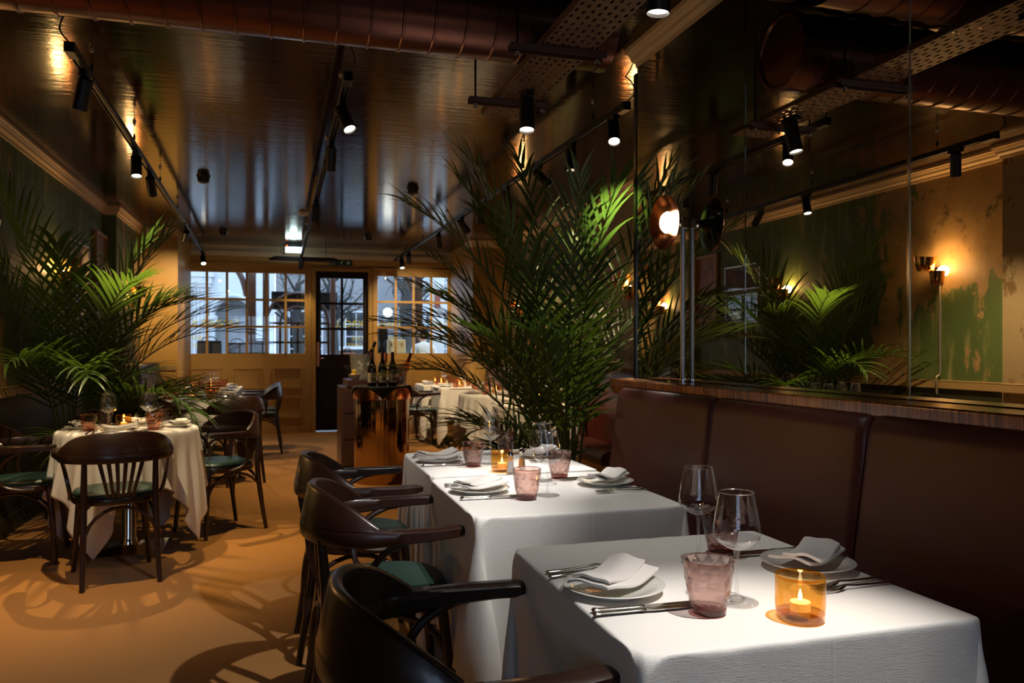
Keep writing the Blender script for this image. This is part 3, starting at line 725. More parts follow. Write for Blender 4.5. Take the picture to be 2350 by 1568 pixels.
SPOT = {}
def spotlight(x, y, z_top, target, label, power, color, angle=60, blend=0.9, lit=True, soft=0.014, L=0.155, r=0.034):
    """black cylinder spot hung from (x, y, z_top), aimed at target"""
    if 'm' not in SPOT:
        SPOT['m'] = MB().lathe([(0.0, 0.0), (r * 0.8, 0.0), (r, 0.008), (r, L), (r * 0.93, L), (r * 0.9, L - 0.012)], 24).mesh('body', M['black_metal'], True, 40)
        SPOT['on'] = MB().lathe([(0.0, 0.0), (r * 0.89, 0.0)], 24).mesh('lens', M['lens'])
        SPOT['off'] = MB().lathe([(0.0, 0.0), (r * 0.89, 0.0)], 24).mesh('lens', M['lens_dim'])
        SPOT['a'] = MB().bx(-0.017, 0.017, -0.05, 0.05, -0.022, 0.0).lathe([(0.012, -0.022), (0.012, -0.055)], 12, cap1=True).mesh('adapter', M['black_metal'])
    t = thing('track_spotlight', label, 'spotlight', (x, y, z_top), group='black cylinder spotlights')
    link('adapter', SPOT['a'], t, (0, 0, 0))
    piv = Vector((0, 0, -0.055))
    d = (Vector(target) - (Vector((x, y, z_top)) + piv)).normalized()
    q = d.to_track_quat('Z', 'Y')
    b = link('body', SPOT['m'], t, piv - d * 0.035); b.rotation_mode = 'QUATERNION'; b.rotation_quaternion = q
    l = link('lens', SPOT['on'] if lit else SPOT['off'], t, piv + d * (L - 0.035 - 0.01)); l.rotation_mode = 'QUATERNION'; l.rotation_quaternion = q
    if power > 0:
        ld = bpy.data.lights.new('spot_beam', 'SPOT'); ld.energy = power; ld.color = color; ld.spot_size = R(angle); ld.spot_blend = blend; ld.shadow_soft_size = soft
        lo = link('spot_beam', ld, t, piv + d * (L - 0.035 + 0.004)); lo.rotation_mode = 'QUATERNION'; lo.rotation_quaternion = (-d).to_track_quat('Z', 'Y')
def on(tr, y):
    a, b = tr; k = (y - a.y) / (b.y - a.y); p = a + (b - a) * k
    return p.x, p.y, TZ - 0.015
W = WARM_LIGHT; T = TABLE_LIGHT
for tr, y, tgt, lab, pw, c, ang, lit in (
    (TL, 4.25, (-1.5, 4.85, 0.2), 'spotlight at the near end of the left track', 120, W, 88, False),
    (TL, 5.85, (-0.8, 5.3, 0.7), 'second spotlight on the left track, lens lit towards the viewer', 155, W, 70, True),
    (TL, 6.55, (-0.85, 8.2, 0.75), 'third spotlight on the left track above the palm', 91, W, 60, False),
    (TL, 9.4, (-1.32, 10.7, 1.75), 'fourth spotlight on the left track above the middle table', 120, W, 65, False),
    (TL, 11.85, (-0.7, 10.4, 0.7), 'last spotlight on the left track beside the window', 167, W, 65, True),
    (TC, 4.35, (0.95, 3.5, 0.75), 'spotlight at the near end of the middle track, tilted right', 80, T, 42, True),
    (TC, 5.25, (0.2, 5.9, 0.0), 'second spotlight on the middle track', 95, W, 70, False),
    (TC, 7.4, (0.3, 7.9, 0.0), 'third spotlight on the middle track', 120, W, 75, False),
    (TC, 11.9, (0.2, 12.25, 0.6), 'last spotlight on the middle track before the emergency light', 26, W, 80, False),
    (TR, 4.2, (1.5, 3.25, 0.9), 'brightly lit spotlight at the near end of the right track', 140, T, 42, True),
    (TR, 4.85, (1.75, 4.6, 1.2), 'second spotlight on the right track above the palm', 100, W, 65, False),
    (TR, 5.5, (2.6, 5.2, 1.6), 'third spotlight on the right track, tilted towards the recess wall', 91, W, 60, False),
    (TR, 6.3, (2.3, 6.9, 0.7), 'fourth spotlight on the right track behind the palm tips', 167, W, 60, False),
    (TR, 7.15, (2.3, 8.4, 0.7), 'fifth spotlight on the right track hanging straight down', 152, W, 60, False),
    (TR, 7.85, (2.9, 8.5, 1.3), 'sixth spotlight on the right track, tilted right', 91, W, 60, False),
    (TR, 8.95, (2.2, 10.1, 0.75), 'seventh spotlight on the right track', 197, W, 60, False),
    (TR, 10.9, (2.0, 12.2, 1.6), 'eighth spotlight on the right track near the window', 106, W, 80, False),
    (TR, 11.5, (1.8, 10.6, 0.5), 'last spotlight on the right track by the window', 106, W, 70, True)):
    x, y2, z = on(tr, y)
    spotlight(x, y2, z, tgt, lab, pw, c, ang, lit=lit)
for x, y, tgt, lab, pw, ang in ((1.04, 3.32, (0.92, 2.98, 0.75), 'lit spotlight under the far end of the cable tray', 95, 40),
                           (1.03, 2.03, (0.95, 2.1, 0.75), 'spotlight under the cable tray beside the mirror cornice', 24, 70),
                           (1.03, 0.95, (0.80, 1.17, 0.75), 'spotlight under the cable tray above the nearest table', 120, 38),
                           (0.98, 1.62, (-0.15, 3.1, 0.0), 'spotlight under the cable tray tilted towards the gangway', 135, 52)):
    spotlight(x, y, 2.367, tgt, lab, pw, T, ang, lit=True)
# ================================================================== FURNITURE
# ---------------------------------------------------------------- tablecloths (small position-based cloth drape)
def drape(shape, half, cw, cl, off=(0, 0), lim=None, seed=0, top=0.75, steps=230, sp=0.024, floor=0.03):
    rng = np.random.default_rng(seed)
    def axis(c0, c1, h):
        # grid lines crowd together where the cloth turns over the table edge
        if h is None: return np.linspace(c0, c1, int(round((c1 - c0) / sp)) + 1)
        f = [h - 0.012, h - 0.004, h + 0.004, h + 0.012, h + 0.024]
        out = [-v for v in reversed(f)] + f
        seg = lambda a, b: list(np.linspace(a, b, max(2, int(round((b - a) / sp)) + 1)))
        return np.array(seg(c0, out[0])[:-1] + out[:4] + seg(out[4], out[5]) + out[6:] + seg(out[9], c1)[1:])
    rect = shape == 'rect'
    gx = axis(-cw / 2 + off[0], cw / 2 + off[0], half[0] if rect else None); gy = axis(-cl / 2 + off[1], cl / 2 + off[1], half[1] if rect else None)
    nx, ny = len(gx), len(gy)
    P = np.zeros((nx, ny, 3)); P[..., 0] = gx[:, None]; P[..., 1] = gy[None, :]; P[..., 2] = top + 0.004
    P[..., 2] += rng.normal(0, 0.0008, (nx, ny))
    dx = np.diff(gx)[:, None, None] * np.ones((1, ny, 1)); dy = np.diff(gy)[None, :, None] * np.ones((nx, 1, 1))
    dd = np.sqrt(dx[:, :-1] ** 2 + dy[:-1] ** 2); dx2 = (gx[2:] - gx[:-2])[:, None, None] * np.ones((1, ny, 1)); dy2 = (gy[2:] - gy[:-2])[None, :, None] * np.ones((nx, 1, 1))
    V = np.zeros_like(P)
    X0, Y0 = P[..., 0].copy(), P[..., 1].copy()
    pin = ((np.abs(X0) < half[0] - 0.002) & (np.abs(Y0) < half[1] - 0.002)) if rect else (X0 ** 2 + Y0 ** 2 < (half - 0.02) ** 2)
    dt = 1 / 60; g = np.array([0, 0, -9.8])
    sway = rng.normal(0, 1, (nx, ny)); 
    for _ in range(6):
        sway[1:-1, 1:-1] = (sway[:-2, 1:-1] + sway[2:, 1:-1] + sway[1:-1, :-2] + sway[1:-1, 2:] + sway[1:-1, 1:-1]) / 5
    def cons(a, b, L, k=1.0, comp=True):
        d = b - a; n = np.sqrt((d * d).sum(-1, keepdims=True)) + 1e-9
        e = (n - L)
        if not comp: e = np.maximum(e, 0)
        c = d * (e / n * 0.5 * k)
        a += c; b -= c
    def collide(X):
        x, y, z = X[..., 0], X[..., 1], X[..., 2]
        np.maximum(z, floor, out=z)
        if shape == 'rect':
            hx, hy = half
            inside = (np.abs(x) < hx + 0.004) & (np.abs(y) < hy + 0.004) & (z < top + 0.003)
            pz = top + 0.003 - z; px = hx + 0.004 - np.abs(x); py = hy + 0.004 - np.abs(y)
            up = inside & (pz <= np.minimum(px, py) + 0.02); sx = inside & ~up & (px <= py); sy = inside & ~up & (px > py)
            z[up] = top + 0.003
            x[sx] = np.sign(x[sx]) * (hx + 0.004); y[sy] = np.sign(y[sy]) * (hy + 0.004)
        else:
            r = np.sqrt(x * x + y * y) + 1e-9
            inside = (r < half + 0.004) & (z < top + 0.003)
            pz = top + 0.003 - z; pr = half + 0.004 - r
            up = inside & (pz <= pr + 0.02); sd = inside & ~up
            z[up] = top + 0.003
            f = (half + 0.004) / r
            x[sd] *= f[sd]; y[sd] *= f[sd]
        if lim is not None and ease > 0:
            low = z < top - 0.03
            q = 1 - ease
            cx = np.clip(x, lim[0] - q, lim[1] + q); cy = np.clip(y, lim[2] - q, lim[3] + q)
            x[low] = cx[low]; y[low] = cy[low]
    for s in range(steps):
        ease = min(1.0, max(0.0, (s / steps - 0.3) / 0.35))
        V += g * dt; V *= 0.965 if s < steps * 0.7 else 0.9
        if s < 60:
            V[..., 0] += sway * 0.05; V[..., 1] += sway[::-1, ::-1] * 0.05
        Q = P.copy(); P = P + V * dt
        for it in range(12):
            for k in (0, 1):
                cons(P[k:-1:2][: (nx - k) // 2], P[k + 1::2][: (nx - k) // 2], dx[k::2])
                cons(P[:, k:-1:2][:, : (ny - k) // 2], P[:, k + 1::2][:, : (ny - k) // 2], dy[:, k::2])
            for k in (0, 1):
                a, b = P[k:-1:2][: (nx - k) // 2], P[k + 1::2][: (nx - k) // 2]
                cons(a[:, :-1], b[:, 1:], dd[k::2], 0.25); cons(a[:, 1:], b[:, :-1], dd[k::2], 0.25)
            if it % 3 == 0:
                for k in range(4):
                    a = P[k:-2:4]; b = P[k + 2::4][:len(a)]; a = a[:len(b)]; cons(a, b, dx2[k::4][:len(a)], 0.05)
                    a = P[:, k:-2:4]; b = P[:, k + 2::4][:, :a.shape[1]]; a = a[:, :b.shape[1]]; cons(a, b, dy2[:, k::4][:, :a.shape[1]], 0.05)
            P[pin, 0] = X0[pin]; P[pin, 1] = Y0[pin]
            collide(P)
        V = (P - Q) / dt
        # friction on the top
        r = P[..., 2] > top - 0.002
        V[r] *= 0.5
    idx = np.arange(nx * ny).reshape(nx, ny)
    F = np.stack([idx[:-1, :-1], idx[1:, :-1], idx[1:, 1:], idx[:-1, 1:]], -1).reshape(-1, 4)
    me = bpy.data.meshes.new('tablecloth')
    me.from_pydata([tuple(v) for v in P.reshape(-1, 3)], [], [tuple(int(i) for i in f) for f in F])
    me.materials.append(M['linen'])
    me.polygons.foreach_set('use_smooth', [True] * len(me.polygons)); me.update()
    return me
def put_cloth(me, loc, rz, label):
    o = link('tablecloth', me, None, loc, rz)
    m = o.modifiers.new('round', 'SUBSURF'); m.levels = 1; m.render_levels = 1
    m = o.modifiers.new('weave', 'SOLIDIFY'); m.thickness = 0.0016; m.offset = 0
    tag(o, label, 'tablecloth', 'white tablecloths')
    return o

# tables: pedestal with square foot
def make_table(kind, half):
    t = thing('dining_table', 'x', 'table', group='pedestal dining tables')
    if kind == 'rect':
        obj('table_top', MB().bx(-half[0], half[0], -half[1], half[1], 0.71, 0.742), M['chair_wood'], t, bevel=0.006)
    else:
        obj('table_top', MB().lathe([(0, 0.712), (half - 0.005, 0.712), (half, 0.72), (half, 0.735), (half - 0.005, 0.742), (0, 0.742)], 48), M['chair_wood'], t, True)
    obj('column', MB().lathe([(0.055, 0.03), (0.05, 0.06), (0.042, 0.08), (0.042, 0.68), (0.1, 0.71)], 24), M['chrome'], t, True)
    b = 0.21
    obj('foot_plate', MB().loft([[(-b, -b, 0), (b, -b, 0), (b, b, 0), (-b, b, 0)], [(-b, -b, 0.008), (b, -b, 0.008), (b, b, 0.008), (-b, b, 0.008)], [(-0.06, -0.06, 0.035), (0.06, -0.06, 0.035), (0.06, 0.06, 0.035), (-0.06, 0.06, 0.035)]]), M['chrome'], t, bevel=0.002)
    return Proto(t)
TOPZ = 0.755
P_rect = make_table('rect', (0.31, 0.335)); P_round = make_table('round', 0.385)
H = (0.34, 0.365)
# cloth shapes: fold limits keep the hanging sides clear of the neighbours
CL_A = drape('rect', H, 1.40, 1.64, off=(-0.09, 0), lim=(-0.395, 0.372, -0.5, 0.46), seed=3)
CL_B = drape('rect', H, 1.40, 1.64, off=(-0.09, 0), lim=(-0.395, 0.372, -0.47, 0.378), seed=5)
CL_C = drape('rect', H, 1.40, 1.64, off=(-0.09, 0), lim=(-0.395, 0.372, -0.378, 0.5), seed=8)
CL_D = drape('rect', H, 1.40, 1.50, off=(-0.08, 0), lim=(-0.5, 0.38, -0.5, 0.385), seed=11)
CL_R = drape('round', 0.405, 1.42, 1.42, seed=17)
CL_R2 = drape('round', 0.405, 1.42, 1.42, seed=23)
TABLES = {}
def table(key, kind, x, y, rz, cloth, desc, crz=None):
    TABLES[key] = (x, y, desc)
    (P_rect if kind == 'rect' else P_round).put((x, y, 0), rz, 'pedestal table under the cloth, ' + desc)
    put_cloth(cloth, (x, y, 0), rz if crz is None else crz, 'white linen cloth on the ' + desc)
table('T1', 'rect', 0.90, 1.535, 0, CL_A, 'nearest banquette table')
table('T2', 'rect', 0.895, 2.63, 0, CL_B, 'middle banquette table')
table('T3', 'rect', 0.91, 3.40, 0, CL_C, 'far banquette table')
table('L1', 'round', -0.90, 5.45, 0, CL_R, 'nearest wall table', R(28))
table('L2', 'round', -0.82, 8.50, 0, CL_R2, 'middle wall table', R(50))
table('L3', 'rect', -0.80, 9.95, PI, CL_C, 'wall table second from left window')
table('L4', 'rect', -0.80, 10.73, PI, CL_B, 'wall table touching left window')
table('R1', 'rect', 2.28, 10.1, 0, CL_D, 'recess table near right window')
table('R0', 'rect', 2.2, 10.9, 0, CL_C, 'corner table under right window')
table('R2', 'round', 2.3, 8.5, 0, CL_R2, 'round recess table beside wine stand', R(10))
table('R3', 'round', 2.28, 6.95, 0, CL_R, 'round recess table behind palm', R(65))

# ---------------------------------------------------------------- chair
def make_chair():
    t = thing('dining_chair', 'x', 'chair', group='bentwood armchairs with green seats')
    w = M['chair_wood']
    def plan(u):      # horseshoe plan of the arm rail, u in [-1, 1]
        s = 1 if u >= 0 else -1; a = abs(u)
        if a < 0.6:
            th = a / 0.6 * PI / 2
            return Vector((-0.03 - 0.225 * math.cos(th), s * 0.27 * math.sin(th), 0))
        k = (a - 0.6) / 0.4
        return Vector((-0.03 + 0.25 * k, s * (0.27 + 0.012 * math.sin(k * PI) - 0.008 * k), 0))
    us = list(np.linspace(-1, 1, 53))
    rings = []
    for u in us:
        p = plan(u); q = plan(min(1, u + 0.01)); q0 = plan(max(-1, u - 0.01)); tn = (q - q0).normalized(); nr = Vector((tn.y, -tn.x, 0))   # outwards
        a = abs(u); arm = max(0, (a - 0.5) / 0.5)
        hw = 0.015 + 0.015 * min(1, arm * 1.6); hh = 0.026 - 0.010 * min(1, arm * 1.3)
        zc = 0.675 + 0.012 * arm
        if a > 0.985: hw *= 0.75; hh *= 0.7
        e = 0.3
        rings.append([(p + nr * (hw * c1)) + Vector((0, 0, zc + hh * c2)) for c1, c2 in ((1, -1 + e), (1, 1 - e), (1 - e, 1), (-1 + e, 1), (-1, 1 - e), (-1, -1 + e), (-1 + e, -1), (1 - e, -1))])
    obj('arm_rail', MB().loft(rings), w, t, True, 45)
    # crest board
    rings = []
    for u in np.linspace(-0.57, 0.57, 33):
        p = plan(u); q = plan(u + 0.01); q0 = plan(u - 0.01); tn = (q - q0).normalized(); nr = Vector((tn.y, -tn.x, 0))
        k = max(0.0, 1 - (abs(u) / 0.57) ** 2.6); h = 0.012 + 0.102 * k
        base = 0.7; lean = 0.022 * k
        o1 = nr * 0.013; i1 = nr * -0.013
        rings.append([p + o1 + Vector((0, 0, base)), p + o1 + nr * lean + Vector((0, 0, base + h - 0.008)), p + nr * (lean + 0.004) + Vector((0, 0, base + h)), p + nr * (lean - 0.004) + Vector((0, 0, base + h)), p + i1 + nr * lean + Vector((0, 0, base + h - 0.008)), p + i1 + Vector((0, 0, base))])
    obj('backrest', MB().loft(rings), w, t, True, 50)
    # seat: ring frame and pad
    def seat_ring(k, z, dz=0):
        out = []
        for i in range(36):
            a = 2 * PI * i / 36; c, s = math.cos(a), math.sin(a)
            n = 2.6
            f = (abs(c) ** n + abs(s) ** n) ** (-1 / n)
            x = f * c * 0.21 * k; y = f * s * (0.215 + 0.012 * c) * k
            out.append((x, y, z))
        return out
    obj('seat_frame', MB().loft([seat_ring(1.0, 0.425), seat_ring(1.015, 0.43), seat_ring(1.015, 0.455), seat_ring(1.0, 0.46)]), w, t, True, 50)
    obj('seat_pad', MB().loft([seat_ring(0.96, 0.46), seat_ring(0.975, 0.468), seat_ring(0.94, 0.482), seat_ring(0.8, 0.49), seat_ring(0.4, 0.492)]), M['leather_pad'], t, True, 60)
    # legs
    for s in (-1, 1):
        obj('leg', MB().tube(bez([(0.205, s * 0.195, 0), (0.185, s * 0.178, 0.25), (0.165, s * 0.165, 0.445)], 4), [0.0125, 0.0135, 0.0145, 0.0155, 0.0165, 0.017, 0.018, 0.018, 0.018][:9], 10), w, t, True)
        obj('leg', MB().tube(bez([(-0.255, s * 0.185, 0), (-0.215, s * 0.176, 0.25), (-0.195, s * 0.172, 0.45), (-0.21, s * 0.17, 0.66)], 4), [0.013, 0.0135, 0.0145, 0.0155, 0.0165, 0.017, 0.018, 0.018, 0.0175, 0.017, 0.016, 0.015, 0.014], 10), w, t, True)
        # bent arm support
        obj('arm_support', MB().tube(bez([(0.085, s * 0.272, 0.668), (0.04, s * 0.266, 0.662), (-0.03, s * 0.255, 0.625), (-0.075, s * 0.24, 0.55), (-0.06, s * 0.225, 0.47), (0.03, s * 0.222, 0.44), (0.1, s * 0.219, 0.44)], 5), 0.011, 8), w, t, True)
    # slats fan out towards the rail
    for i in range(6):
        k = (i - 2.5) / 2.5
        y0, y1 = k * 0.055, k * 0.105
        xa = -0.198; xb = -0.03 - 0.225 * math.sqrt(1 - (y1 / 0.27) ** 2) + 0.002
        r = []
        for j in range(5):
            f = j / 4; y = y0 + (y1 - y0) * f; x = xa + (xb - xa) * f - 0.012 * math.sin(f * PI); z = 0.45 + (0.665 - 0.45) * f; hw = 0.007 + 0.004 * f
            r.append([(x - 0.005, y - hw, z), (x + 0.005, y - hw, z), (x + 0.005, y + hw, z), (x - 0.005, y + hw, z)])
        obj('slat', MB().loft(r), w, t)
    # bent braces under the seat
    def arch(p, q):
        p, q = Vector(p), Vector(q); pts = []
        for k in range(13):
            a = PI * k / 12; m = p.lerp(q, 0.5 - 0.5 * math.cos(a))
            inw = -Vector((m.x, m.y, 0)).normalized() * 0.025 * math.sin(a)
            pts.append((m.x + inw.x, m.y + inw.y, p.z + (0.41 - p.z) * math.sin(a) ** 0.7))
        return pts
    f = lambda s, z: (0.205 - 0.04 * z / 0.445, s * (0.195 - 0.03 * z / 0.445), z)
    b = lambda s, z: (-0.255 + 0.05 * z / 0.4, s * (0.185 - 0.012 * z / 0.4), z)
    zz = 0.2
    for p, q in ((f(-1, zz), f(1, zz)), (b(-1, zz), b(1, zz)), (f(-1, zz), b(-1, zz)), (f(1, zz), b(1, zz))):
        obj('brace', MB().tube(arch(p, q), 0.0095, 8), w, t, True)
    return Proto(t)
CH = make_chair()
for x, y, a, lab in (
    (0.335, 1.53, 0, 'dark bentwood armchair at the nearest banquette table, cut by the picture edge'),
    (0.335, 2.68, 0, 'dark bentwood armchair at the middle banquette table, green seat in view'),
    (0.33, 3.44, 0, 'dark bentwood armchair at the far banquette table, top lit reddish'),
    (-0.86, 4.82, 106, 'dark bentwood armchair with its slatted back to the viewer by the green wall'),
    (-1.46, 5.36, 4, 'dark bentwood armchair against the green wall, cut by the picture edge'),
    (-0.40, 5.80, 215, 'dark bentwood armchair on the gangway side of the nearest wall table'),
    (-1.12, 6.08, -75, 'dark bentwood armchair behind the glasses of the nearest wall table'),
    (-0.42, 7.88, 122, 'dark bentwood armchair turned towards the middle wall table, slats showing'),
    (-1.1, 7.88, 68, 'dark bentwood armchair in shadow on the near side of the middle wall table'),
    (-0.22, 10.0, 180, 'dark bentwood armchair facing the second table from the left window'),
    (-0.22, 10.72, 180, 'dark bentwood armchair facing the table against the left window'),
    (1.72, 10.05, 0, 'dark bentwood armchair right of the wine stand, nearer of two'),
    (1.64, 10.85, 0, 'dark bentwood armchair right of the wine stand, closer to the window')):
    CH.put((x, y, 0), R(a), lab)

# ---------------------------------------------------------------- tableware
def lathe_thing(name, cat, parts, group, seg=32):
    t = thing(name, 'x', cat, group=group)
    for pn, prof, m, sm in parts:
        obj(pn, MB().lathe(prof, seg), M[m], t, sm, 50)
    return Proto(t)
P_plate = thing('plate', 'x', 'plate', group='white side plates')
obj('well', MB().lathe([(0, 0.004), (0.055, 0.004), (0.066, 0.007), (0.066, 0.0), (0.05, 0.0), (0.048, 0.002), (0, 0.002)], 40), M['china'], P_plate, True, 50)
obj('rim', MB().lathe([(0.0655, 0.0068), (0.085, 0.0125), (0.1025, 0.0165), (0.104, 0.0158), (0.1025, 0.0145), (0.085, 0.0098), (0.064, 0.003)], 40), M['china'], P_plate, True, 50)
P_plate = Proto(P_plate)
P_wine = lathe_thing('wine_glass', 'wine glass', [
    ('bowl', [(0.0448, 0.127), (0.0462, 0.133), (0.0455, 0.145), (0.041, 0.175), (0.035, 0.205), (0.0334, 0.2142)], 'glass', True),
    ('rim', [(0.0334, 0.2138), (0.0342, 0.2148), (0.0334, 0.2158), (0.0326, 0.2148), (0.0334, 0.2138)], 'glass_rim', True),
    ('bowl_bottom', [(0.003, 0.1025), (0.02, 0.107), (0.036, 0.117), (0.0448, 0.127), (0.0435, 0.1275), (0.03, 0.1165), (0.012, 0.110), (0.0, 0.109)], 'glass_thick', True),
    ('stem', [(0.012, 0.1045), (0.006, 0.1), (0.0042, 0.085), (0.0038, 0.04), (0.0048, 0.015), (0.009, 0.0075)], 'glass_thick', True),
    ('foot', [(0.009, 0.0075), (0.025, 0.0035), (0.0415, 0.0022), (0.042, 0.0012), (0.041, 0.0), (0.0, 0.0)], 'glass_thick', True)], 'stemmed wine glasses', 32)
def make_tumbler(m, mb_, tag_group):
    t = thing('tumbler', 'x', 'tumbler', group=tag_group)
    o = MB(); seg = 12
    prof = [(0.033, 0.012), (0.0365, 0.028), (0.0405, 0.048), (0.0435, 0.068), (0.0455, 0.083), (0.0465, 0.099)]
    s0 = len(o.v)
    for k, (r, z) in enumerate(prof):
        for i in range(seg):
            a = 2 * PI * (i + (0.5 if k % 2 else 0)) / seg
            rr = r * (1.03 if 0 < k < 5 else 1.0)
            o.v.append((rr * math.cos(a), rr * math.sin(a), z))
    for k in range(len(prof) - 1):
        for i in range(seg):
            j = (i + 1) % seg; A, B, C, D = k * seg + i, k * seg + j, (k + 1) * seg + j, (k + 1) * seg + i
            if k % 2 == 0: o.f += [(A, B, D), (B, C, D)]
            else: o.f += [(A, B, C), (A, C, D)]
    obj('wall', o, M[m], t)
    obj('rim', MB().lathe([(0.0463, 0.0985), (0.0478, 0.1), (0.0466, 0.1015), (0.0452, 0.1), (0.0463, 0.0985)], 36), M[m], t, True)
    obj('base', MB().lathe([(0, 0.0), (0.029, 0.0), (0.033, 0.004), (0.0335, 0.0125), (0.02, 0.0155), (0, 0.016)], 24), M[mb_], t, True, 50)
    return Proto(t)
P_tum = make_tumbler('tumbler', 'tumbler_base', 'mauve faceted tumblers')
P_tum2 = make_tumbler('tumbler_warm_lit', 'tumbler_warm_lit_base', 'faceted tumblers with warm light in the tint')
def make_candle():
    t = thing('candle_holder', 'x', 'candle holder', group='amber glass candle holders')
    obj('glass_wall', MB().lathe([(0.0435, 0.014), (0.0445, 0.03), (0.0445, 0.078), (0.0438, 0.0815), (0.0425, 0.082), (0.0405, 0.08), (0.0395, 0.076)], 36), M['amber'], t, True, 60)
    obj('glass_base', MB().lathe([(0, 0), (0.04, 0), (0.0432, 0.004), (0.0434, 0.0145), (0.03, 0.016), (0, 0.0165)], 30), M['amber_base'], t, True, 50)
    c = obj('tealight', MB().lathe([(0.0, 0.017), (0.018, 0.017), (0.0182, 0.032), (0.017, 0.033), (0.015, 0.031), (0.0, 0.0305)], 24), M['wax'], t, True, 40)
    obj('flame', MB().lathe([(0.0005, 0.033), (0.003, 0.036), (0.004, 0.041), (0.0028, 0.048), (0.0004, 0.056)], 12), M['flame'], c, True)
    l = bpy.data.lights.new('candle_glow', 'POINT'); l.energy = 0.4; l.color = (1.0, 0.55, 0.2); l.shadow_soft_size = 0.006
    link('candle_glow', l, t, (0, 0, 0.06))
    return Proto(t)
P_candle = make_candle()
def make_shaker(fill, name):
    t = thing(name, 'x', 'shaker', group='glass salt and pepper shakers')
    obj('glass_body', MB().lathe([(0, 0), (0.017, 0), (0.018, 0.004), (0.0115, 0.066), (0.011, 0.07)], 8), M['glass'], t)
    obj('contents', MB().lathe([(0, 0.003), (0.0155, 0.003), (0.0115, 0.045), (0, 0.047)], 8), M[fill], t)
    obj('cap', MB().lathe([(0.0118, 0.068), (0.0122, 0.076), (0.008, 0.084), (0.004, 0.088), (0, 0.089)], 16), M['chrome'], t, True)
    return Proto(t)
P_salt = make_shaker('salt', 'salt_shaker'); P_pepper = make_shaker('pepper', 'pepper_shaker')
def make_napkin(seed, lift=0.018):
    rnd = random.Random(seed)
    t = thing('napkin', 'x', 'napkin', group='folded white napkins')
    def layer(w, l, z0, sk, curl, th):
        o = MB(); n = 14; m = 8; top = []; bot = []
        for i in range(n + 1):
            u = i / n - 0.5
            for j in range(m + 1):
                v = j / m - 0.5
                x = v * w + sk * u; y = u * l
                z = z0 + curl * (u * 2) ** 2 + 0.006 * math.cos(v * PI) + 0.003 * math.sin(u * 7 + seed) + 0.002 * math.sin(v * 9 + u * 5)
                top.append((x, y, z + th)); bot.append((x, y, z))
        K = (n + 1) * (m + 1); o.v = top + bot
        g = lambda i, j: i * (m + 1) + j
        for i in range(n):
            for j in range(m):
                o.f.append((g(i, j), g(i + 1, j), g(i + 1, j + 1), g(i, j + 1))); o.f.append((K + g(i, j), K + g(i, j + 1), K + g(i + 1, j + 1), K + g(i + 1, j)))
            for j in (0, m): o.f.append((g(i, j), g(i + 1, j), K + g(i + 1, j), K + g(i, j)))
        for j in range(m):
            for i in (0, n): o.f.append((g(i, j), g(i, j + 1), K + g(i, j + 1), K + g(i, j)))
        return o
    o1 = obj('lower_fold', layer(0.095, 0.185, 0.0, 0.012, 0.008, 0.007), M['napkin'], t, True, 50, bevel=0.002)
    o2 = obj('upper_fold', layer(0.085, 0.18, 0.0085, -0.02, 0.010, 0.007), M['napkin'], t, True, 50, bevel=0.002); o2.location = (-0.012, 0.004, 0.0)
    return Proto(t)
P_napkin = [make_napkin(1), make_napkin(4)]
def make_knife():
    t = thing('table_knife', 'x', 'knife', group='table knives')
    obj('handle', MB().loft([[(x, w * c, z + h * s) for c, s in ((-1, 0), (-0.6, 0.8), (0.6, 0.8), (1, 0), (0.6, -0.8), (-0.6, -0.8))] for x, w, h, z in ((-0.115, 0.004, 0.003, 0.005), (-0.11, 0.007, 0.0045, 0.005), (-0.1, 0.0055, 0.004, 0.0045), (-0.03, 0.005, 0.0035, 0.004), (-0.015, 0.0065, 0.004, 0.004), (-0.01, 0.005, 0.0035, 0.004))]), M['steel'], t, True, 60)
    obj('blade', MB().loft([[(x, y0, 0.0035), (x, y0, 0.0055), (x, y1, 0.005), (x, y1, 0.004)] for x, y0, y1 in ((-0.01, -0.005, 0.005), (0.005, -0.008, 0.006), (0.07, -0.009, 0.006), (0.1, -0.005, 0.006), (0.112, 0.003, 0.006))]), M['steel'], t, True, 40)
    return Proto(t)
def make_fork():
    t = thing('table_fork', 'x', 'fork', group='table forks')
    def sec(x, w, h, z): return [(x, w * c, z + h * s) for c, s in ((-1, 0), (-0.6, 0.8), (0.6, 0.8), (1, 0), (0.6, -0.8), (-0.6, -0.8))]
    obj('handle', MB().loft([sec(*q) for q in ((-0.1, 0.004, 0.002, 0.004), (-0.095, 0.0075, 0.0025, 0.004), (-0.06, 0.005, 0.002, 0.004), (0.0, 0.003, 0.002, 0.006), (0.025, 0.003, 0.002, 0.009), (0.04, 0.009, 0.0015, 0.006), (0.055, 0.011, 0.0012, 0.0035))]), M['steel'], t, True, 60)
    for k in range(4):
        y = (k - 1.5) * 0.0062
        obj('tine', MB().loft([[(x, y + dy, z + dz) for dy, dz in ((-w, -0.0008), (w, -0.0008), (w, 0.0008), (-w, 0.0008))] for x, z, w in ((0.052, 0.0037, 0.0022), (0.075, 0.003, 0.0017), (0.1, 0.0062, 0.0011))]), M['steel'], t)
    return Proto(t)
P_knife = make_knife(); P_fork = make_fork()

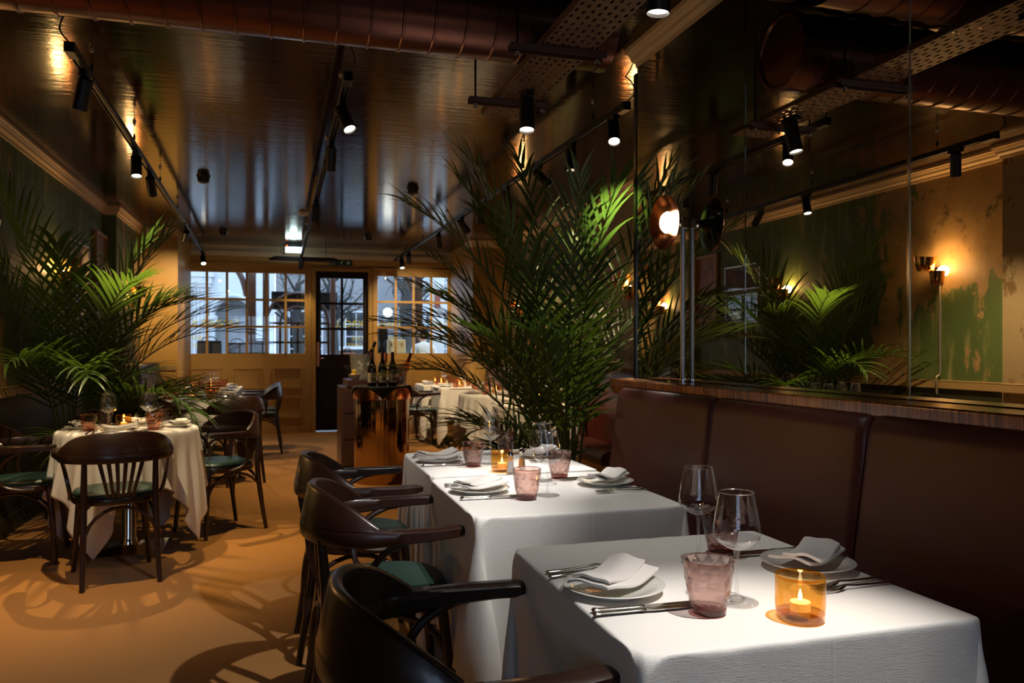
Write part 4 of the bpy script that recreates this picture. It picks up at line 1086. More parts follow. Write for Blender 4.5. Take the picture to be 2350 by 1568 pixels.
RND = random.Random(12)
def place(key, side, x, y, rz, full=True, tum=0, nap=None, inward=0.0, glass_on=True, cut=True):
    """one place setting; local +x points away from the diner. x, y: plate centre"""
    desc = TABLES[key][2]
    c, s = math.cos(rz), math.sin(rz)
    def at(lx, ly, z=TOPZ): return (x + c * lx - s * ly, y + s * lx + c * ly, z)
    P_plate.put(at(0, 0), rz, f'white side plate on the {side} of {desc}')
    pn = P_napkin[RND.randrange(2)]
    pn.put(at(0.0, 0.0, TOPZ + 0.0185), rz + (nap if nap is not None else RND.uniform(-0.5, 0.5)), f'folded white napkin on plate, {side} of {desc}')
    (P_tum if tum == 0 else P_tum2).put(at(0.115 - inward, -0.175), rz + RND.random(), f'faceted glass tumbler on the {side} of {desc}')
    if glass_on: P_wine.put(at(0.2 - inward * 0.5, -0.135), 0, f'stemmed wine glass on the {side} of {desc}')
    if cut:
        for q, (yy, nm) in enumerate(((-0.118, 'inner'), (-0.137, 'outer'))):
            P_knife.put(at(0.02 - 0.006 * q, yy), rz - 0.03 + 0.02 * q, f'{nm} steel knife on the {side} of {desc}')
        for q, (yy, nm) in enumerate(((0.135, 'inner'), (0.165, 'outer'))):
            P_fork.put(at(0.0 + 0.006 * q, yy), rz + 0.14 - 0.05 * q, f'{nm} steel fork on the {side} of {desc}')
CS, BS = 'chair side', 'banquette side'
place('T1', CS, 0.657, 1.503, 0, nap=-0.95); place('T1', BS, 1.15, 1.545, PI, nap=-1.0)
place('T2', CS, 0.667, 2.673, 0, nap=-1.0); place('T2', BS, 1.145, 2.70, PI, nap=-0.9, tum=0)
place('T3', CS, 0.67, 3.44, 0, nap=-1.2); place('T3', BS, 1.15, 3.47, PI, nap=-0.8)
P_candle.put((0.915, 1.25, TOPZ), 0.3, 'amber glass candle holder with lit tealight on the nearest banquette table')
P_candle.put((0.865, 3.10, TOPZ), 0.3, 'amber glass candle holder behind the shakers on the far banquette table')
P_salt.put((0.885, 3.045, TOPZ), 0, 'white salt shaker beside the candle on the far banquette table')
P_pepper.put((0.955, 3.12, TOPZ), 0, 'pepper shaker beside the candle on the far banquette table')
def round_set(key, angs, names, r=0.265, tum=1):
    cx, cy, desc = TABLES[key]
    for a, nm in zip(angs, names):
        a = R(a)
        place(key, nm, cx + r * math.cos(a), cy + r * math.sin(a), a + PI, tum=tum, cut=(key in ('L1',)), inward=0.03)
def centre(key, dx, dy, ang=0.0, lamp=True):
    cx, cy, desc = TABLES[key]
    P_candle.put((cx + dx, cy + dy, TOPZ), ang, 'amber candle holder with flame in the middle of ' + desc)
    P_salt.put((cx + dx + 0.075, cy + dy - 0.03, TOPZ), 0, 'white salt shaker in the middle of ' + desc)
    P_pepper.put((cx + dx + 0.065, cy + dy + 0.05, TOPZ), 0, 'pepper shaker in the middle of ' + desc)
NS = ('wall side', 'near side', 'gangway side', 'far side')
round_set('L1', (175, 268, 358, 88), NS); centre('L1', -0.03, 0.01)
round_set('L2', (180, 270, 0, 90), NS); centre('L2', -0.02, 0.0)
for k in ('L3', 'L4'):
    cx, cy, d = TABLES[k]
    place(k, 'gangway side', cx + 0.215, cy, PI, tum=1, cut=False, inward=0.02); place(k, 'wall side', cx - 0.215, cy, 0, tum=1, cut=False, inward=0.02)
    centre(k, -0.02, -0.0)
for k in ('R1', 'R0'):
    cx, cy, d = TABLES[k]
    place(k, 'gangway side', cx - 0.215, cy, 0, tum=1, cut=False, inward=0.02); place(k, 'wall side', cx + 0.215, cy, PI, tum=1, cut=False, inward=0.02)
    centre(k, -0.03, 0.02)
round_set('R2', (185, 275, 5, 95), ('gangway side', 'near side', 'wall side', 'far side')); centre('R2', 0.0, -0.02)
round_set('R3', (185, 275, 5, 95), ('gangway side', 'near side', 'wall side', 'far side')); centre('R3', 0.02, 0.0)
# ================================================================== PLANTS
def frond_mesh(rnd, az, elev, length, droop, petiole=0.4, leaf=0.36, pairs=26, twist=0.0, clamp=None, wid=0.02, base=(0, 0, 0)):
    """returns (leaflet MB, stalk MB) in plant coordinates"""
    n = 22; pts = []; p = Vector(base); ds = length / n; e = elev
    h = Vector((math.cos(az), math.sin(az), 0))
    for i in range(n + 1):
        pts.append(p.copy())
        u = i / n
        e2 = elev - droop * (u ** 1.8)
        p = p + (h * math.cos(e2) + Vector((0, 0, math.sin(e2)))) * ds
    def pos(u):
        f = u * n; i = min(int(f), n - 1); return pts[i].lerp(pts[i + 1], f - i)
    st = MB().tube(pts, [0.008 * (1 - 0.8 * i / n) + 0.0012 for i in range(n + 1)], 6)
    lf = MB()
    for k in range(pairs):
        u = petiole + (1 - petiole) * (k + 0.5) / pairs
        v = (k + 0.5) / pairs
        c = pos(u); tdir = (pos(min(1, u + 0.02)) - pos(u - 0.02)).normalized()
        side = tdir.cross(Vector((0, 0, 1)))
        if side.length < 0.05: side = Vector((-h.y, h.x, 0))
        side.normalize(); upv = side.cross(tdir).normalized()
        L = leaf * (0.45 + 0.75 * math.sin(PI * (0.18 + 0.72 * v))) * rnd.uniform(0.88, 1.1)
        for s in (-1, 1):
            out = rnd.uniform(0.75, 0.95) - 0.5 * v      # leaflets lean forward near the tip
            d = (side * s * out + tdir * (0.55 + 0.6 * v) + upv * rnd.uniform(0.12, 0.4)).normalized()
            grav = rnd.uniform(0.5, 1.05); w = wid * rnd.uniform(0.8, 1.2)
            q = c.copy(); segs = 5; rows = []
            for j in range(segs + 1):
                f = j / segs
                ww = w * (0.35 + 1.6 * f if f < 0.3 else 0.83 * (1.03 - f) / 0.73 + 0.03)
                bn = d.cross(upv)
                if bn.length < 1e-3: bn = side.copy()
                bn.normalize(); nn = bn.cross(d).normalized()
                rows.append((q + bn * ww * 0.5 + nn * ww * 0.18, q.copy(), q - bn * ww * 0.5 + nn * ww * 0.18))
                q = q + d * (L / segs)
                d = (d + Vector((0, 0, -grav * 0.22 * (0.4 + f)))).normalized()
            o = len(lf.v)
            for rr in rows: lf.v.extend(tuple(x) for x in rr)
            for j in range(segs):
                a = o + j * 3
                lf.f += [(a, a + 1, a + 4, a + 3), (a + 1, a + 2, a + 5, a + 4)]
    if clamp:
        lf.v = [clamp(v) for v in lf.v]; st.v = [clamp(v) for v in st.v]
    return lf, st
def palm(name, label, loc, fronds, seed, clamp, pot_r=0.19, pot_h=0.36, wid=0.021):
    rnd = random.Random(seed)
    t = thing(name, label, 'palm', loc)
    obj('pot', MB().lathe([(0, 0), (pot_r * 0.78, 0), (pot_r * 0.98, pot_h - 0.03), (pot_r, pot_h - 0.025), (pot_r, pot_h), (pot_r - 0.015, pot_h), (pot_r - 0.02, pot_h - 0.04)], 32), M['pot'], t, True, 40)
    obj('soil', MB().lathe([(0, pot_h - 0.03), (pot_r - 0.02, pot_h - 0.04)], 24), M['soil'], t)
    cl = (lambda v: clamp((v[0] + loc[0], v[1] + loc[1], v[2]), loc)) if clamp else None
    for az, el, L, dr, pet, leaf, pairs in fronds:
        a = R(az); b = (0.05 * math.cos(a) + rnd.uniform(-0.04, 0.04), 0.05 * math.sin(a) + rnd.uniform(-0.04, 0.04), pot_h - 0.05)
        lf, st = frond_mesh(rnd, a, R(el), L, R(dr), pet, leaf, pairs, clamp=cl, wid=wid, base=b)
        f = obj('frond', lf, M['leaf'], t, True, 60)
        obj('stalk', st, M['stalk'], f, True)
def clamp_left(v, loc):
    x, y, z = v
    x = max(x, XL + 0.02 + 0.02 * math.sin(y * 40 + z * 30)); z = min(max(z, 0.02), CEIL - 0.02)
    if y > 9.1: x = max(x, -1.6)
    return (x - loc[0], y - loc[1], z)
def clamp_right(v, loc):
    x, y, z = v
    if y < YP + 0.06 and x > XM - 0.03 and z < CEIL:
        if x - XM > YP + 0.06 - y: y = YP + 0.07
        else: x = XM - 0.03
    x = min(x, XR - 0.02); z = min(max(z, 0.02), CEIL - 0.02)
    return (x - loc[0], y - loc[1], z)
rr = random.Random(77)
FL = []
for az, el, L, dr in ((-85, 80, 2.0, 70), (-60, 72, 2.15, 75), (-30, 76, 2.1, 80), (-5, 70, 2.1, 85), (20, 74, 2.15, 78), (50, 76, 2.1, 70), (80, 78, 2.0, 75), (100, 82, 1.9, 65),
                      (-100, 84, 2.1, 50), (-75, 60, 1.7, 90), (-45, 55, 1.65, 95), (-15, 56, 1.6, 100), (15, 58, 1.6, 95), (40, 54, 1.6, 95), (70, 58, 1.6, 90), (-95, 62, 1.6, 85),
                      (-20, 84, 2.3, 45), (35, 85, 2.35, 40), (-55, 45, 1.25, 90), (0, 42, 1.2, 95), (55, 44, 1.25, 90), (-80, 40, 1.15, 85), (-120, 80, 1.8, 60), (120, 76, 1.8, 70)):
    FL.append((az + rr.uniform(-6, 6), el, L * (1.03 - 0.2 * max(0, math.cos(R(az)))), dr, 0.36, 0.38, 20))
palm('potted_palm', 'tall dark kentia palm by the green wall behind the left table', (-1.5, 6.62, 0), FL, 5, clamp_left, 0.2, wid=0.031)
FR = []
for az, el, L, dr in ((180, 78, 2.2, 62), (152, 80, 2.45, 55), (120, 82, 2.4, 50), (90, 80, 2.3, 60), (60, 78, 2.2, 70), (30, 76, 2.0, 70), (200, 78, 2.1, 66), (225, 82, 2.1, 58),
                      (168, 72, 2.1, 80), (190, 74, 2.0, 80), (145, 66, 2.0, 92), (212, 76, 1.85, 70), (240, 76, 1.8, 70), (110, 68, 1.9, 88), (80, 64, 1.8, 90), (50, 66, 1.8, 85),
                      (140, 60, 1.3, 88), (125, 52, 1.4, 95), (95, 50, 1.3, 90),
                      (160, 86, 2.6, 36), (100, 87, 2.55, 34), (200, 85, 2.45, 40), (250, 84, 2.2, 45), (140, 46, 0.95, 80), (110, 44, 1.0, 75), (80, 46, 1.0, 80),
                      (135, 74, 2.2, 75), (172, 74, 2.25, 84), (20, 82, 2.3, 45), (60, 84, 2.35, 40), (275, 85, 2.1, 40), (130, 84, 2.5, 40), (185, 82, 2.4, 62)):
    FR.append((az + rr.uniform(-7, 7), el, L * ((0.92 if el >= 82 else 0.79) - 0.06 * max(0, -math.cos(R(az)))), dr, 0.34, 0.3, 19))
palm('potted_palm', 'tall bushy kentia palm at the end of the mirror wall', (1.64, 4.42, 0), FR, 9, clamp_right, 0.2, wid=0.03)

# ================================================================== WALL THINGS
def sconce(label, x, y, z, sgn=1, power=8, short=False):
    """sgn: direction of the room from the wall along X"""
    t = thing('wall_sconce', label, 'wall lamp', (x, y, z), group='two-cup bronze wall lamps')
    def cup(r0, r1, h, c, slope, name):
        o = MB(); n = 28; rings = []
        for k, (r, zz) in enumerate(((0.001, 0), (r0 * 0.9, 0), (r0, 0.008), ((r0 + r1) / 2, h * 0.5), (r1, h), (r1 - 0.004, h), ((r0 + r1) / 2 - 0.005, h * 0.5), (r0 - 0.006, 0.012), (0.001, 0.012))):
            rings.append([(c[0] + r * math.cos(2 * PI * i / n), c[1] + r * math.sin(2 * PI * i / n), c[2] + zz + slope * r * math.sin(2 * PI * i / n) * (zz / h)) for i in range(n)])
        o.loft(rings, cap=False)
        return obj(name, o, M['sconce'], t, True, 35)
    cup(0.066, 0.093, 0.12, (sgn * 0.115, 0.04, 0.05), 0.15, 'upper_cup')
    cup(0.046, 0.062, 0.11, (sgn * 0.085, -0.05, -0.065), 0.0, 'lower_cup')
    obj('back_plate', MB().bx(0 if sgn > 0 else -0.02, 0.02 if sgn > 0 else 0, -0.03, 0.03, -0.05, 0.08), M['sconce'], t, bevel=0.004)
    obj('lamp', MB().lathe([(0.0, -0.02), (0.018, -0.012), (0.022, 0.0), (0.018, 0.014), (0.0, 0.022)], 14, c=(sgn * 0.085, -0.06, 0.035)), M['sconce_bulb'], t, True)
    pts = [(sgn * 0.02, -0.01, -0.07), (sgn * 0.02, -0.01, -0.6), (sgn * 0.022, -0.012, -0.78), (sgn * 0.05, -0.004, -0.82), (sgn * 0.05, -0.012, -0.95)]
    if short: pts = [(sgn * 0.02, -0.01, -0.07), (sgn * 0.02, -0.01, -0.3), (sgn * 0.02, -0.01, 1.12 - z)]
    obj('conduit', MB().tube(bez(pts, 5), 0.008, 8), M['steel_dull'], t, True)
    l = bpy.data.lights.new('sconce_glow', 'POINT'); l.energy = power; l.color = (1.0, 0.56, 0.2); l.shadow_soft_size = 0.04
    link('sconce_glow', l, t, (sgn * 0.045, -0.07, 0.045))
sconce('bronze cup wall lamp reflected in the mirror beside bare plaster', XL, 5.25, 1.83, 1, 32)
sconce('bronze cup wall lamp on the green wall behind the palm', XL, 7.3, 1.83, 1, 10)
sconce('bronze cup wall lamp glowing near the cream pier', -1.64, 9.85, 1.78, 1, 12, True)
sconce('bronze cup wall lamp in the recess beside the dark post', XR, 6.5, 1.75, -1, 8, True)
sconce('bronze cup wall lamp in the recess next to the orange poster', XR, 9.9, 1.75, -1, 8, True)

def picture(label, x, y0, y1, z0, z1, pm, fm, fw=0.03, d=0.03, sgn=1, glassy=False):
    t = thing('framed_picture', label, 'picture', (x, (y0 + y1) / 2, z0))
    hy = (y1 - y0) / 2; h = z1 - z0
    a, b = sorted((0.001 * sgn, d * sgn))
    m = MB().bx(a, b, -hy, hy, 0, fw).bx(a, b, -hy, hy, h - fw, h).bx(a, b, -hy, -hy + fw, fw, h - fw).bx(a, b, hy - fw, hy, fw, h - fw)
    obj('frame', m, M[fm], t, bevel=0.003)
    a, b = sorted((0.002 * sgn, d * 0.55 * sgn))
    obj('print', MB().bx(a, b, -hy + fw, hy - fw, fw, h - fw), M[pm], t)
    if glassy:
        a, b = sorted((d * 0.6 * sgn, d * 0.7 * sgn))
        obj('glazing', MB().bx(a, b, -hy + fw, hy - fw, fw, h - fw), M['pane'], t)
picture('large oak framed brown print on the green wall', XL, 8.66, 9.18, 1.42, 2.42, 'print_gold', 'frame_oak', 0.035, 0.045)
picture('upper of two silver framed brown prints beside the sconce', XL, 7.78, 8.5, 1.93, 2.22, 'print', 'frame_silver', 0.014, 0.02, glassy=True)
picture('lower of two silver framed prints, glass reflecting a window', XL, 7.82, 8.48, 1.54, 1.88, 'print', 'frame_silver', 0.014, 0.02, glassy=True)
picture('orange and teal poster in the recess behind the palm', XR, 8.75, 9.65, 1.2, 2.15, 'poster', 'frame_oak', 0.02, 0.025, -1)

# ledge lamp
def ledge_lamp():
    X = XM - 0.022; Yc = 3.12
    t = thing('ledge_lamp', 'adjustable copper dish lamp on a glass tube standing on the ledge', 'lamp', (X, Yc, 1.106))
    zt = 0.69
    obj('base', MB().lathe([(0, 0), (0.016, 0), (0.016, 0.012), (0.011, 0.015)], 20), M['chrome'], t, True, 40)
    obj('tube', MB().lathe([(0.0105 + (0.0008 if k % 2 else 0), 0.012 + k * 0.01) for k in range(int(zt / 0.01))], 16), M['acrylic'], t, True)
    c = Vector((0, 0, zt)); d = Vector((-1, -0.08, -0.02)).normalized(); q = d.to_track_quat('Z', 'Y').to_matrix()
    obj('clamp', MB().box(c, (0.03, 0.034, 0.05)).lathe([(0.016, -0.012), (0.016, 0.03), (0.012, 0.036)], 16, c=c, cap0=True, cap1=True, rot=q), M['chrome'], t, bevel=0.003)
    c2 = c + d * 0.03
    obj('arm', MB().lathe([(0.018, 0.0), (0.02, 0.02), (0.024, 0.035)], 20, c=c2, cap0=True, cap1=True, rot=q), M['black_lacquer'], t, True, 40)
    c3 = c2 + d * 0.03
    obj('shade_outside', MB().lathe([(0.02, 0.0), (0.05, 0.004), (0.09, 0.015), (0.117, 0.032)], 40, c=c3, rot=q, cap0=True), M['black_lacquer'], t, True, 60)
    obj('shade_inside', MB().lathe([(0.0, 0.004), (0.05, 0.0065), (0.089, 0.0175), (0.116, 0.033), (0.118, 0.034), (0.117, 0.0315)], 40, c=c3, rot=q), M['copper'], t, True, 60)
    obj('bulb', MB().lathe([(0.0, 0.046), (0.02, 0.043), (0.038, 0.034), (0.047, 0.02), (0.044, 0.007)], 24, c=c3, rot=q), M['bulb'], t, True)
ledge_lamp()

# ================================================================== WINE STAND
def wine_stand():
    WX, WY, WR, WZ = 0.93, 7.55, 0.27, 0.895
    t = thing('wine_stand', 'mirror-polished brass drum used as a wine stand', 'stand', (WX, WY, 0))
    obj('drum', MB().lathe([(WR * 0.93, 0), (WR * 0.93, 0.02), (WR * 0.95, 0.03), (WR * 0.95, WZ - 0.12)], 64), M['brass'], t, True)
    obj('copper_band', MB().lathe([(WR * 0.95, WZ - 0.12), (WR, WZ - 0.115), (WR, WZ - 0.012), (WR * 0.985, WZ - 0.002)], 64), M['copper'], t, True, 30)
    obj('top', MB().lathe([(0, WZ), (WR * 0.985, WZ), (WR * 0.985, WZ - 0.01)], 64), M['black_lacquer'], t)
    # black cloth with points hanging over the edge
    o = MB(); n = 34; s = 0.56; P = []
    for i in range(n + 1):
        for j in range(n + 1):
            u = (i / n - 0.5) * s; v = (j / n - 0.5) * s
            a = R(40); x = u * math.cos(a) - v * math.sin(a); y = u * math.sin(a) + v * math.cos(a)
            r = math.hypot(x, y)
            if r <= WR + 0.004: p = (x, y, WZ + 0.003)
            else:
                k = (WR + 0.006) / r; p = (x * k, y * k, WZ + 0.003 - (r - WR - 0.004))
            P.append(p)
    o.v = P
    for i in range(n):
        for j in range(n): o.f.append((i * (n + 1) + j, (i + 1) * (n + 1) + j, (i + 1) * (n + 1) + j + 1, i * (n + 1) + j + 1))
    c = obj('bar_cloth', o, M['black_cloth'], None, True, loc=(WX, WY, 0)); m = c.modifiers.new('t', 'SOLIDIFY'); m.thickness = 0.002; m.offset = 1
    tag(c, 'black square cloth with hanging points on the wine stand', 'cloth')
    ZB = WZ + 0.0055
    # red wine bottles
    b = thing('wine_bottle', 'x', 'bottle', group='dark red wine bottles in a row')
    obj('glass', MB().lathe([(0, 0), (0.037, 0), (0.041, 0.005), (0.0415, 0.16), (0.036, 0.19), (0.02, 0.235), (0.0155, 0.26), (0.0155, 0.3), (0, 0.3)], 28), M['bottle'], b, True, 50)
    obj('capsule', MB().lathe([(0.0162, 0.255), (0.0165, 0.315), (0.014, 0.318), (0, 0.318)], 20), M['capsule'], b, True, 50)
    def patch(r, a0, a1, z0, z1, rf=None, n=14):
        o = MB()
        for i in range(n + 1):
            a = a0 + (a1 - a0) * i / n
            o.v += [(r * math.cos(a), r * math.sin(a), z0), (r * math.cos(a), r * math.sin(a), z1)]
        for i in range(n): o.f.append((2 * i, 2 * i + 2, 2 * i + 3, 2 * i + 1))
        return o
    lb = obj('label', patch(0.0422, R(-170), R(-10), 0.035, 0.125), M['label'], b, True)
    obj('drawing', patch(0.0425, R(-115), R(-60), 0.06, 0.072).add([(0.0427 * math.cos(a), 0.0427 * math.sin(a), z) for a, z in ((R(-100), 0.07), (R(-80), 0.07), (R(-90), 0.086))], [(0, 1, 2)]).add([(0.0427 * math.cos(a), 0.0427 * math.sin(a), z) for a, z in ((R(-82), 0.07), (R(-68), 0.07), (R(-68), 0.08), (R(-82), 0.08))], [(0, 1, 2, 3)]), M['label_ink'], lb)
    for zz, aa in ((0.11, 30), (0.102, 40), (0.05, 35)): obj('text_line', patch(0.0425, R(-90 - aa), R(-90 + aa), zz, zz + 0.002), M['label_ink'], lb)
    o = MB(); K = 20
    for i in range(K):
        a = 2 * PI * i / K; th = R(-90) + 0.55 * math.cos(a); z = 0.205 + 0.016 * math.sin(a); r = 0.0335 - (z - 0.195) * 0.38 + 0.001
        o.v.append((r * math.cos(th), r * math.sin(th), z))
    o.f.append(tuple(range(K))); obj('neck_label', o, M['label'], b)
    B = Proto(b)
    for x, y, lab in ((-0.105, -0.12, 'first dark wine bottle with cream label on the stand, left of three'), (-0.01, -0.13, 'dark wine bottle with cream label on the stand, middle of three'), (0.085, -0.125, 'dark wine bottle with cream label on the stand, right of three')):
        B.put((WX + x, WY + y, ZB), R(12), lab)
    # flutes between the bottles
    f = lathe_thing('flute_glass', 'glass', [('bowl', [(0.003, 0.07), (0.016, 0.1), (0.024, 0.15), (0.024, 0.2), (0.021, 0.225)], 'glass', True), ('stem', [(0.0035, 0.07), (0.003, 0.01), (0.006, 0.004)], 'glass_thick', True), ('foot', [(0.006, 0.004), (0.028, 0.001), (0.028, 0), (0, 0)], 'glass_thick', True)], 'slim flutes on the wine stand', 20)
    f.put((WX - 0.055, WY - 0.17, ZB), 0, 'slim flute glass between the left and middle wine bottles'); f.put((WX + 0.04, WY - 0.175, ZB), 0, 'slim flute glass between the middle and right wine bottles')
    # ice bucket with pink bottle
    def bucket(name, label, x, y, z, r, h):
        t = thing(name, label, 'ice bucket', (x, y, z))
        obj('wall', MB().lathe([(r * 0.86, 0.006), (r, h), (r * 0.98, h + 0.002), (r * 0.97, h), (r * 0.83, 0.01)], 32), M['ice_glass'], t, True, 50)
        obj('base', MB().lathe([(0, 0), (r * 0.85, 0), (r * 0.86, 0.006), (0, 0.006)], 28), M['glass_thick'], t, True, 50)
        rnd = random.Random(3)
        for k in range(20):
            a = rnd.uniform(0, 6.28); q = rnd.uniform(0, r * 0.55)
            rot = Matrix.Rotation(rnd.uniform(0, 3), 3, Vector((rnd.random(), rnd.random(), rnd.random())))
            obj('ice_cube', MB().box((q * math.cos(a), q * math.sin(a), 0.025 + (h * 0.62) * rnd.random()), (0.028, 0.028, 0.026), rot), M['ice'], t, bevel=0.004)
    bucket('ice_bucket', 'glass ice bucket holding the pink bottle on the wine stand', WX + 0.17, WY - 0.06, ZB, 0.062, 0.19)
    def bottle(label, m, cm, loc, rot, neck=None):
        t = thing('bottle', label, 'bottle', loc)
        t.rotation_euler = rot
        obj('glass', MB().lathe([(0, 0), (0.034, 0), (0.037, 0.005), (0.037, 0.15), (0.03, 0.19), (0.016, 0.23), (0.014, 0.3), (0, 0.3)], 24), M[m], t, True, 50)
        obj('foil', MB().lathe([(0.0148, 0.215), (0.0152, 0.305), (0.012, 0.31), (0, 0.31)], 18), M[cm], t, True, 50)
        if neck: obj('neck_label', MB().lathe([(0.0175, 0.223), (0.0162, 0.245)], 18), M[neck], t, True)
    bottle('pink wine bottle with copper foil leaning in the ice bucket', 'bottle_rose', 'foil', (WX + 0.155, WY - 0.06, ZB + 0.02), (R(0), R(22), 0))
    bottle('clear water bottle with red cap behind the wine bottles', 'glass', 'foil', (WX + 0.04, WY + 0.0, ZB), (0, 0, 0))
    # service cabinet behind
    CX0, CX1, CY0, CY1, CZ = 0.60, 1.2, 8.15, 8.75, 0.93
    t = thing('service_cabinet', 'brown wooden service cabinet behind the wine stand', 'cabinet', ((CX0 + CX1) / 2, (CY0 + CY1) / 2, 0))
    w, d = (CX1 - CX0) / 2, (CY1 - CY0) / 2
    obj('body', MB().bx(-w, w, -d, d, 0, 0.86), M['counter_wood'], t, bevel=0.004)
    obj('counter_top', MB().bx(-w + 0.06, w, -d - 0.01, d, 0.862, CZ), M['counter_wood'], t, bevel=0.004)
    for k in range(3):
        p = obj('drawer_front', MB().bx(-w + 0.03, w - 0.03, -d - 0.012, -d - 0.001, 0.08 + k * 0.26, 0.32 + k * 0.26), M['counter_wood'], t, bevel=0.003)
        obj('pull', MB().bx(-0.05, 0.05, -d - 0.028, -d - 0.013, 0.21 + k * 0.26, 0.222 + k * 0.26), M['gold'], p, bevel=0.002)
    bucket('ice_bucket', 'large cut glass ice bucket on the service cabinet', 0.83, 8.32, CZ + 0.001, 0.13, 0.26)
    bottle('dark green bottle with striped neck leaning in the large bucket', 'bottle_green', 'capsule', (0.85, 8.3, CZ + 0.1), (R(4), R(20), 0), 'lemon')
    t = thing('fruit_bowl', 'white bowl of lemons on the service cabinet', 'bowl', (0.745, 8.26, CZ + 0.001))
    obj('bowl', MB().lathe([(0, 0), (0.03, 0), (0.035, 0.006), (0.06, 0.035), (0.07, 0.055), (0.066, 0.055), (0.055, 0.035), (0.03, 0.012), (0, 0.01)], 28), M['china'], t, True, 60)
    lem = MB().lathe([(0, -0.04), (0.006, -0.037), (0.02, -0.026), (0.027, 0.0), (0.02, 0.026), (0.006, 0.037), (0, 0.04)], 16, rot=Matrix.Rotation(R(90), 3, 'Y')).mesh('lemon', M['lemon'], True)
    for x, y, z, a, lab in ((0.73, 8.24, 0.045, 20, 'lemon at the front of the white bowl'), (0.77, 8.28, 0.048, 100, 'lemon at the back of the white bowl'), (0.745, 8.262, 0.085, 60, 'topmost lemon on the pile in the white bowl')):
        tag(link('lemon', lem, None, (x, y, CZ + z), R(a)), lab, 'lemon', 'lemons in the bowl')
    f = lathe_thing('coupe_glass', 'glass', [('bowl', [(0.003, 0.1), (0.03, 0.112), (0.048, 0.135), (0.05, 0.15)], 'glass', True), ('stem', [(0.0035, 0.1), (0.003, 0.01), (0.006, 0.004)], 'glass_thick', True), ('foot', [(0.006, 0.004), (0.034, 0.001), (0.034, 0), (0, 0)], 'glass_thick', True)], 'coupe glasses', 24)
    f.put((0.70, 8.42, CZ + 0.001), 0, 'shallow coupe glass beside the lemons on the cabinet')
wine_stand()
